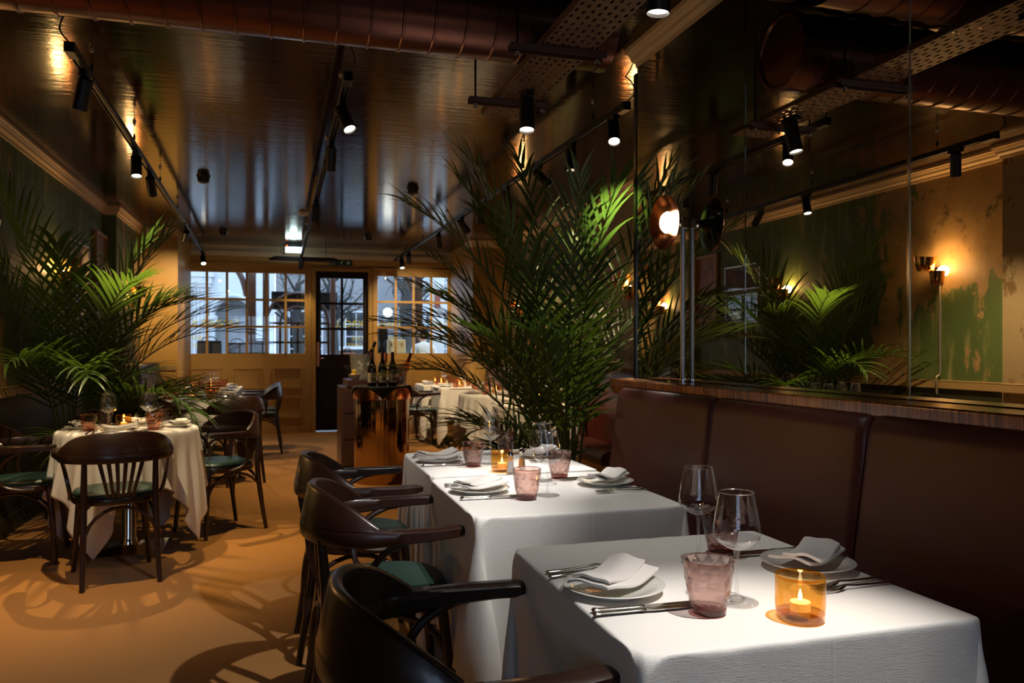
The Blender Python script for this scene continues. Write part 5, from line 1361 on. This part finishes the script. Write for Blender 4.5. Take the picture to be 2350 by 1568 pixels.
# ================================================================== OUTSIDE THE SHOP FRONT
def outside():
    struct('pavement', MB().bx(-8, 12, YS + 0.1, 16.5, -0.12, -0.02), M['paving'], 'grey pavement outside the shop window', 'pavement')
    struct('road', MB().bx(-14, 18, 16.5, 34, -0.2, -0.1), M['asphalt'], 'dark asphalt street outside', 'road')
    # outer display glass with gilded lettering facing the street
    g = tag(obj('display_window', MB().bx(-1.7, 3.2, 13.60, 13.606, 0.6, 3.2), M['pane']), 'outer display glass with gold lettering read from the street', 'window')
    def word(txt, x, z, size):
        """lettering faces the street; x is the position of its first letter"""
        c = bpy.data.curves.new('lettering', 'FONT'); c.body = txt; c.size = size; c.extrude = 0.001; c.materials.append(M['gold_letter'])
        o = text_mesh(c, g, (x, 13.609, z)); o.rotation_euler = (R(90), 0, R(180))
    word('TANNER KROLLE', -0.60, 1.61, 0.155)
    word('TANNER KROLLE', 2.02, 1.61, 0.155)
    word('KROLLE', 3.12, 1.61, 0.155)
    for x in (-1.16, 1.92): 
        word('BESPOKE GOODS', x, 1.39, 0.095); word('AND ACCESSORIES', x, 1.27, 0.095)
    word('ACCESSORIES', 3.12, 1.39, 0.095)
    # timber porch posts
    def post(x, y, label, z1=3.4, w=0.14, arch=0):
        t = thing('porch_post', label, 'post', (x, y, -0.02))
        obj('shaft', MB().bx(-w / 2, w / 2, -0.06, 0.06, 0, z1), M['timber'], t, bevel=0.01)
        obj('plinth', MB().bx(-w / 2 - 0.03, w / 2 + 0.03, -0.09, 0.09, 0, 0.5), M['timber'], t, bevel=0.01)
        if arch:
            pts = [(arch * (w / 2), 0, 2.1), (arch * 0.16, 0, 2.42), (arch * 0.4, 0, 2.75), (arch * 0.8, 0, 3.0)]
            obj('curved_brace', MB().tube(bez(pts), 0.045, 8), M['timber'], t, True)
    post(-0.42, 13.3, 'dark timber porch post behind the left window', arch=-1)
    post(-0.2, 13.45, 'second dark timber porch post behind the left window', w=0.1)
    post(0.85, 13.4, 'reddish porch post seen through the black door', w=0.08)
    post(2.33, 13.75, 'dark timber post behind the right window', w=0.13, arch=-1)
    # arched fanlight frame
    t = thing('fanlight_frame', 'dark arched fanlight frame behind the left window', 'window frame', (0.30, 13.75, 1.05))
    def arc(r, a0=0, a1=180, n=20): return [(r * math.cos(R(a0 + (a1 - a0) * k / n)), 0, 0.62 + r * math.sin(R(a0 + (a1 - a0) * k / n))) for k in range(n + 1)]
    obj('outer_arch', MB().tube(arc(0.5), 0.03, 8), M['timber'], t, True); obj('inner_arch', MB().tube(arc(0.28), 0.02, 8), M['timber'], t, True)
    for a in (45, 90, 135): obj('ray_bar', MB().tube([(0.28 * math.cos(R(a)), 0, 0.62 + 0.28 * math.sin(R(a))), (0.5 * math.cos(R(a)), 0, 0.62 + 0.5 * math.sin(R(a)))], 0.014, 6), M['timber'], t)
    for x in (-0.5, -0.28, 0, 0.28, 0.5): obj('upright', MB().bx(x - 0.018, x + 0.018, -0.02, 0.02, -1.07, 0.62), M['timber'], t)
    for z in (0.0, 0.3, 0.62): obj('crossbar', MB().bx(-0.5, 0.5, -0.02, 0.02, z - 0.018, z + 0.018), M['timber'], t)
    tag(obj('dark_panel', MB().bx(-0.12, 0.95, 13.82, 13.86, 1.9, 2.18).bx(-0.12, 0.95, 13.80, 13.86, 2.16, 2.2), M['door_wood'], bevel=0.005), 'dark panel hung above the fanlight frame', 'panel')
    # display counter and bags
    tag(obj('display_counter', MB().bx(-1.7, -0.15, 12.75, 13.2, -0.02, 1.0).bx(-1.72, -0.13, 12.73, 13.22, 1.0, 1.03), M['door_wood'], bevel=0.005), 'black display counter behind the left window', 'counter')
    def bag(label, x, y, z, w, h, d, m, strap=0.06, clasps=False):
        t = thing('handbag', label, 'bag', (x, y, z), group='bags on display')
        obj('body', MB().loft([[(-w / 2, -d / 2, 0), (w / 2, -d / 2, 0), (w / 2, d / 2, 0), (-w / 2, d / 2, 0)], [(-w / 2 * 0.96, -d / 2 * 0.6, h), (w / 2 * 0.96, -d / 2 * 0.6, h), (w / 2 * 0.96, d / 2 * 0.6, h), (-w / 2 * 0.96, d / 2 * 0.6, h)]]), M[m], t, bevel=0.012)
        obj('handle', MB().tube([(0.09 * w / 0.3 * math.cos(a), 0, h + strap * math.sin(a)) for a in np.linspace(PI, 0, 12)], 0.008, 8), M[m], t, True)
        if clasps:
            for s in (-1, 1): obj('clasp', MB().bx(s * w * 0.28 - 0.012, s * w * 0.28 + 0.012, -d / 2 - 0.008, -d * 0.3, h * 0.6, h * 0.78), M['gold'], t, bevel=0.003)
    bag('large black handbag on the counter, left of three', -1.02, 12.98, 1.031, 0.36, 0.34, 0.14, 'bag_dark')
    bag('black handbag on the counter, middle of three', -0.62, 12.98, 1.031, 0.3, 0.31, 0.14, 'bag_dark')
    bag('black box bag on the counter, right of three', -0.28, 12.98, 1.031, 0.22, 0.34, 0.14, 'bag_dark', 0.03)
    tag(obj('display_plinth', MB().bx(1.62, 2.03, 12.8, 13.1, -0.02, 1.12).bx(1.60, 2.05, 12.78, 13.12, 1.12, 1.15), M['shop_white'], bevel=0.005), 'white display plinth behind the right window', 'plinth')
    bag('cream handbag with gold clasps behind the right window', 1.83, 12.95, 1.151, 0.3, 0.24, 0.12, 'bag_cream', 0.05, True)
    tag(obj('display_table', MB().bx(0.75, 1.25, 12.75, 13.1, 1.05, 1.08).bx(0.78, 0.82, 12.78, 12.82, -0.02, 1.05).bx(1.18, 1.22, 12.78, 12.82, -0.02, 1.05).bx(0.78, 0.82, 13.03, 13.07, -0.02, 1.05).bx(1.18, 1.22, 13.03, 13.07, -0.02, 1.05), M['timber'], bevel=0.004), 'small timber display table behind the black door', 'table')
    bag('white bag with copper handle seen through the black door', 1.05, 12.92, 1.081, 0.26, 0.1, 0.12, 'bag_tan', 0.07)
    # white lit shop wall, pendant
    tag(obj('shop_wall', MB().bx(2.66, 2.92, 14.4, 14.5, -0.02, 3.2), M['shop_white']), 'white lit wall behind the right window', 'wall', kind='structure')
    tag(obj('wall_panel', MB().bx(2.74, 2.84, 14.37, 14.395, 2.0, 2.32), M['red_tag'], bevel=0.004), 'small dull red panel on the white shop wall', 'panel')
    t = thing('globe_lamp', 'round white globe lamp on a slanted arm behind the right window', 'lamp', (1.83, 14.0, 1.88))
    obj('globe', MB().lathe([(0.085 * math.sin(PI * k / 14), -0.085 * math.cos(PI * k / 14)) for k in range(15)], 24), M['globe'], t, True)
    obj('arm', MB().tube([(0.05, 0, 0.06), (0.55, 0.05, 0.22), (0.56, 0.05, -1.88)], 0.014, 8), M['gold'], t, True)
    l = bpy.data.lights.new('globe_glow', 'POINT'); l.energy = 4; l.color = (1, 0.93, 0.8); l.shadow_soft_size = 0.09
    link('globe_glow', l, t, (0.0, -0.02, -0.2))

    # ---------------- people behind the right window
    def skin_body(name, parent, verts, edges, rad, m):
        me = bpy.data.meshes.new(name); me.from_pydata(verts, edges, []); me.materials.append(m)
        o = link(name, me, parent)
        sk = o.modifiers.new('skin', 'SKIN'); sk.use_smooth_shade = True
        for v, r in zip(me.skin_vertices[0].data, rad): v.radius = r if isinstance(r, tuple) else (r, r)
        me.skin_vertices[0].data[0].use_root = True
        ss = o.modifiers.new('sub', 'SUBSURF'); ss.levels = 2; ss.render_levels = 2
        return o
    def head(parent, c, yaw, hair, long=False):
        """face towards local -y turned by yaw; head height 0.22"""
        rot = Matrix.Rotation(yaw, 3, 'Z'); o = MB(); n, mseg = 18, 24; rows = []
        def surf(th, ph):
            z = 0.115 * math.cos(th); s = math.sin(th)
            x = 0.076 * s * math.cos(ph); y = 0.096 * s * math.sin(ph)
            f = -math.sin(ph)                      # 1 at the face
            if z < 0: k = 1 - 0.28 * (-z / 0.115) ** 1.5; x *= k; y *= (k if f < 0 else 1 - 0.1 * (-z / 0.115))
            if f > 0.75:
                b = (f - 0.75) / 0.25
                y -= 0.026 * b * math.exp(-((z + 0.022) / 0.02) ** 2) * math.exp(-(x / 0.014) ** 2)     # nose
                y -= 0.007 * b * math.exp(-((z + 0.055) / 0.01) ** 2) * math.exp(-(x / 0.025) ** 2)     # lips
                y -= 0.008 * b * math.exp(-((z + 0.09) / 0.018) ** 2) * math.exp(-(x / 0.02) ** 2)      # chin
                y += 0.01 * b * math.exp(-((z - 0.008) / 0.014) ** 2) * math.exp(-((abs(x) - 0.03) / 0.014) ** 2)  # eye sockets
            return rot @ Vector((x, y, z)) + c
        for i in range(n + 1): rows.append([surf(PI * i / n, 2 * PI * k / mseg) for k in range(mseg)])
        o.loft(rows, cap=False)
        for s in (-1, 1):   # ears
            o.lathe([(0.001, 0.0), (0.022, 0.004), (0.024, 0.01), (0.014, 0.014), (0.001, 0.012)], 12, c=tuple(rot @ Vector((s * 0.07, 0.012, -0.005)) + c), rot=rot @ Matrix.Rotation(R(90) * s, 3, 'Y'))
        obj('face', o, M['skin'], parent, True, 70)
        ev = MB()
        for s in (-1, 1): ev.lathe([(0.001, -0.008), (0.008, 0), (0.001, 0.008)], 10, c=tuple(rot @ Vector((s * 0.03, -0.083, 0.008)) + c))
        obj('eyes', ev, M['black_lacquer'], parent, True)
        hb = MB(); rows = []
        for i in range(13):
            th = PI * 0.62 * i / 12; row = []
            for k in range(mseg):
                ph = 2 * PI * k / mseg; f = -math.sin(ph)
                lim = (0.36 if f > 0.3 else 0.62) + (0.0 if f > 0.3 else 0.0)
                t2 = min(th, PI * lim)
                row.append(rot @ Vector((0.083 * math.sin(t2) * math.cos(ph), 0.103 * math.sin(t2) * math.sin(ph), 0.122 * math.cos(t2))) + c)
            rows.append(row)
        hb.loft(rows, cap=False)
        if long:
            rows = []
            for i in range(9):
                z = 0.06 - 0.4 * i / 8
                rows.append([rot @ Vector(((0.085 + 0.02 * i / 8) * math.cos(a), (0.1 + 0.01 * i / 8) * math.sin(a) + 0.02 * i / 8, z)) + c for a in np.linspace(R(-35), R(215), 18)])
            hb.loft(rows, closed=False, cap=False)
        h = obj('hair', hb, M['hair'], parent, True, 70)
        if long:
            m = h.modifiers.new('t', 'SOLIDIFY'); m.thickness = 0.025
    def person(label, loc, rz, H, top, legs, yaw, long=False, arms='down'):
        t = thing('person', label, 'person', loc, rz)
        k = H / 1.75
        V = [(0, 0, .95), (0, 0.0, 1.12), (0, 0.01, 1.3), (0, 0.02, 1.42), (0, 0.01, 1.5), (0, 0, 1.56)]
        E = [(0, 1), (1, 2), (2, 3), (3, 4), (4, 5)]
        Rr = [(.15, .11), (.14, .1), (.165, .115), (.13, .09), (.055, .055), (.05, .05)]
        for s in (-1, 1):
            b = len(V)
            V += [(s * .19, 0.02, 1.41), (s * .235, 0.02, 1.2), (s * .23, -0.06 if arms == 'down' else -0.02, 1.08)]
            E += [(3, b), (b, b + 1), (b + 1, b + 2)]; Rr += [.065, .05, .045]
        body = skin_body('torso', t, [tuple(c * k for c in v) for v in V], E, [tuple(q * k for q in r) if isinstance(r, tuple) else r * k for r in Rr], M[top])
        V = [(0, 0, 1.0)]; E = []; Rr = [(.12, .1)]
        for s in (-1, 1):
            b = len(V); V += [(s * .085, 0, .82), (s * .1, -0.01, .48), (s * .105, 0.02, .1)]; E += [(0, b), (b, b + 1), (b + 1, b + 2)]; Rr += [.078, .06, .045]
        skin_body('trousers', t, [tuple(c * k for c in v) for v in V], E, [tuple(q * k for q in r) if isinstance(r, tuple) else r * k for r in Rr], M[legs])
        for s in (-1, 1):
            x = s * .105 * k
            obj('shoe', MB().loft([[(x + w * c, y, z0 + h * q) for c, q in ((-1, 0), (1, 0), (0.9, 0.7), (0.4, 1), (-0.4, 1), (-0.9, 0.7))] for y, w, h, z0 in ((0.09, .03, .07, 0), (0.05, .042, .11, 0), (-0.03, .045, .08, 0), (-0.12, .047, .05, 0), (-0.17, .03, .03, 0))]), M['shoe'], t, True, 60)
            # forearm and hand with five fingers
            e = Vector((s * .23, -0.06 if arms == 'down' else -0.02, 1.1)) * k; w = e + Vector((-s * 0.03, -0.16, -0.1)) * k if arms != 'down' else e + Vector((0, -0.05, -0.23)) * k
            d = (w - e).normalized(); sd = d.cross(Vector((0, 0, 1)) if abs(d.z) < 0.8 else Vector((0, 1, 0))).normalized()
            V = [tuple(e), tuple(w), tuple(w + d * 0.045), tuple(w + d * 0.085)]; E = [(0, 1), (1, 2), (2, 3)]; Rr = [.038 * k, .026 * k, (.03, .016), (.036, .014)]
            for f, (off, L) in enumerate(((-0.027, .062), (-0.009, .072), (0.009, .068), (0.026, .054))):
                b = len(V); p = w + d * 0.085 + sd * off
                V += [tuple(p), tuple(p + d * L * 0.5 + Vector((0, -0.004, -0.004))), tuple(p + d * L * 0.9 + Vector((0, -0.015, -0.012)))]; E += [(3, b), (b, b + 1), (b + 1, b + 2)]; Rr += [.0095, .009, .0075]
            b = len(V); p = w + d * 0.03 - sd * 0.03
            V += [tuple(p), tuple(p - sd * 0.025 + d * 0.03), tuple(p - sd * 0.03 + d * 0.055)]; E += [(2, b), (b, b + 1), (b + 1, b + 2)]; Rr += [.012, .0105, .0085]
            skin_body('hand', t, V, E, Rr, M['skin'])
        head(t, Vector((0, -0.015, 1.635)) * k, yaw, 'hair', long)
        obj('neck', MB().tube([(0, 0.005, 1.46 * k), (0, 0, 1.56 * k)], 0.052 * k, 12), M['skin'], t, True)
    person('man in a white shirt with short dark hair behind the right window', (2.36, 13.44, -0.02), R(195), 1.60, 'shirt', 'trousers', R(60), False, 'front')
    person('person with long dark hair in a black coat behind the right window', (1.66, 13.38, -0.02), R(170), 1.66, 'black_coat', 'trousers', R(0), True)

    # ---------------- street
    def facade_left():
        t = thing('stucco_building', 'white stucco building with fluted pilaster and arch across the street', 'building', (0, 19.5, -0.1))
        # wall with an arched recess: built of blocks around the opening
        ax0, ax1, sp = -1.42, -0.62, 2.1; cx = (ax0 + ax1) / 2; r = (ax1 - ax0) / 2
        m = MB().bx(-9, ax0, 0, 0.8, 0, 9).bx(ax1, -0.1, 0, 0.8, 0, 9)
        top = []
        n = 20
        poly = [(cx - r * math.cos(PI * k / n), sp + r * math.sin(PI * k / n)) for k in range(n + 1)]
        for k in range(n):
            (xa, za), (xb, zb) = poly[k], poly[k + 1]
            m.add([(xa, 0, za), (xb, 0, zb), (xb, 0, 9), (xa, 0, 9), (xa, 0.8, za), (xb, 0.8, zb), (xb, 0.8, 9), (xa, 0.8, 9)], [(0, 1, 2, 3), (4, 7, 6, 5), (0, 4, 5, 1)])
        obj('wall', m, M['stucco'], t)
        obj('recess', MB().bx(ax0, ax1, 0.45, 0.5, 0, sp + r), M['paving'], t)
        obj('archivolt', MB().tube([(cx - (r + 0.07) * math.cos(PI * k / n), -0.02, sp + (r + 0.07) * math.sin(PI * k / n)) for k in range(n + 1)], 0.05, 8), M['stucco'], t, True)
        p = obj('pilaster', MB().bx(-2.05, -1.55, -0.08, 0, 0, 2.75), M['stucco'], t)
        for k in range(6): obj('flute', MB().bx(-2.02 + k * 0.08, -1.98 + k * 0.08, -0.105, -0.08, 0.4, 2.72), M['stucco'], p)
        obj('capital', MB().bx(-2.1, -1.5, -0.13, 0, 2.75, 2.83).bx(-2.13, -1.47, -0.16, 0, 2.83, 2.98).bx(-2.18, -1.42, -0.2, 0, 2.98, 3.1), M['stucco'], t)
        obj('impost', MB().bx(-1.55, -1.36, -0.08, 0.2, 1.95, 2.1), M['stucco'], t)
        for z in (0.6, 1.6): obj('window', MB().bx(-2.6, -2.25, -0.01, 0.02, z, z + 0.85), M['dark_glass'], t)
    facade_left()
    def terrace(x0, x1, y, label, m, wx, seed):
        t = thing('terraced_house', label, 'building', ((x0 + x1) / 2, y, -0.1))
        hw = (x1 - x0) / 2
        obj('wall', MB().bx(-hw, hw, 0, 1, 0, 10), M[m], t)
        for fl in range(2):
            for k in wx:
                z = 0.9 + fl * 2.9
                w = obj('window', MB().bx(k - 0.55, k + 0.55, -0.05, 0.0, z, z + 1.7), M['white_paint'], t)
                for i in range(3):
                    for j in range(4): obj('pane', MB().bx(k - 0.5 + i * 0.34, k - 0.5 + i * 0.34 + 0.31, -0.06, -0.05, z + 0.05 + j * 0.41, z + 0.05 + j * 0.41 + 0.37), M['dark_glass'], w)
    terrace(-0.1, 4.2, 27, 'grey brick house across the street behind the black door', 'brick_far', (-1.2, 0.6), 1)
    terrace(4.2, 10.5, 26, 'pale stucco house across the street behind the right window', 'stucco', (-2.2, -0.4, 1.5), 2)
    def tree(x, y, label, seed, h=5.5):
        rnd = random.Random(seed); t = thing('street_tree', label, 'tree', (x, y, -0.1))
        obj('trunk', MB().tube([(0, 0, 0), (0.03, 0, 1.2), (-0.04, 0, 2.2), (0.0, 0, h * 0.6)], [0.2, 0.16, 0.15, 0.08], 10), M['bark'], t, True)
        for k in range(16):
            z = rnd.uniform(1.7, h * 0.6); a = rnd.uniform(0, 6.28); L = rnd.uniform(0.9, 2.2)
            p = Vector((0, 0, z)); pts = [p]; d = Vector((math.cos(a), math.sin(a), 0.7))
            for q in range(5):
                p = p + d * L / 5; pts.append(p.copy()); d = (d + Vector((rnd.uniform(-.4, .4), rnd.uniform(-.4, .4), rnd.uniform(-.35, .35)))).normalized()
            b = obj('branch', MB().tube(pts, [0.05, 0.04, 0.03, 0.02, 0.014, 0.007], 6), M['bark'], t, True)
            tw = MB()
            for q in range(7):
                s0 = pts[rnd.randrange(2, 6)]; e = s0 + Vector((rnd.uniform(-.5, .5), rnd.uniform(-.5, .5), rnd.uniform(-.3, .4)))
                tw.tube([s0, (s0 + e) / 2 + Vector((0, 0, 0.06)), e], [0.01, 0.007, 0.004], 4)
            obj('twigs', tw, M['bark'], b)
    tree(2.95, 19.0, 'bare street tree behind the right window', 4)
    tree(1.35, 21.5, 'bare street tree behind the black door', 8)
    tree(0.55, 24.6, 'bare street tree behind the fanlight frame', 15)
    def car(x, y, rz, label):
        t = thing('parked_car', label, 'car', (x, y, -0.1), rz)
        prof = [(-2.1, 0.35), (-2.1, 0.75), (-1.9, 0.92), (-1.2, 0.98), (-0.6, 1.42), (0.7, 1.45), (1.3, 1.02), (2.0, 0.9), (2.1, 0.6), (2.05, 0.35)]
        rings = [[(px, yy, 0.35 + (pz - 0.35) * sc) for px, pz in prof] for yy, sc in ((-0.82, 0.9), (-0.78, 0.98), (0, 1.0), (0.78, 0.98), (0.82, 0.9))]
        obj('body', MB().loft(rings), M['car'], t, True, 30)
        for s in (-1, 1):
            obj('side_window', MB().add([(px, s * 0.825, pz) for px, pz in ((-1.05, 0.96), (-0.55, 1.32), (0.62, 1.34), (1.1, 1.0))], [(0, 1, 2, 3)]), M['dark_glass'], t)
            for px in (-1.3, 1.3): obj('wheel', MB().lathe([(0, -0.1), (0.2, -0.1), (0.31, -0.09), (0.33, 0), (0.31, 0.09), (0.2, 0.1), (0, 0.1)], 24, c=(px, s * 0.74, 0.33), rot=Matrix.Rotation(R(90), 3, 'X')), M['rubber'], t, True, 40)
    car(2.2, 23.0, 0, 'white car parked across the street behind the black door')
outside()
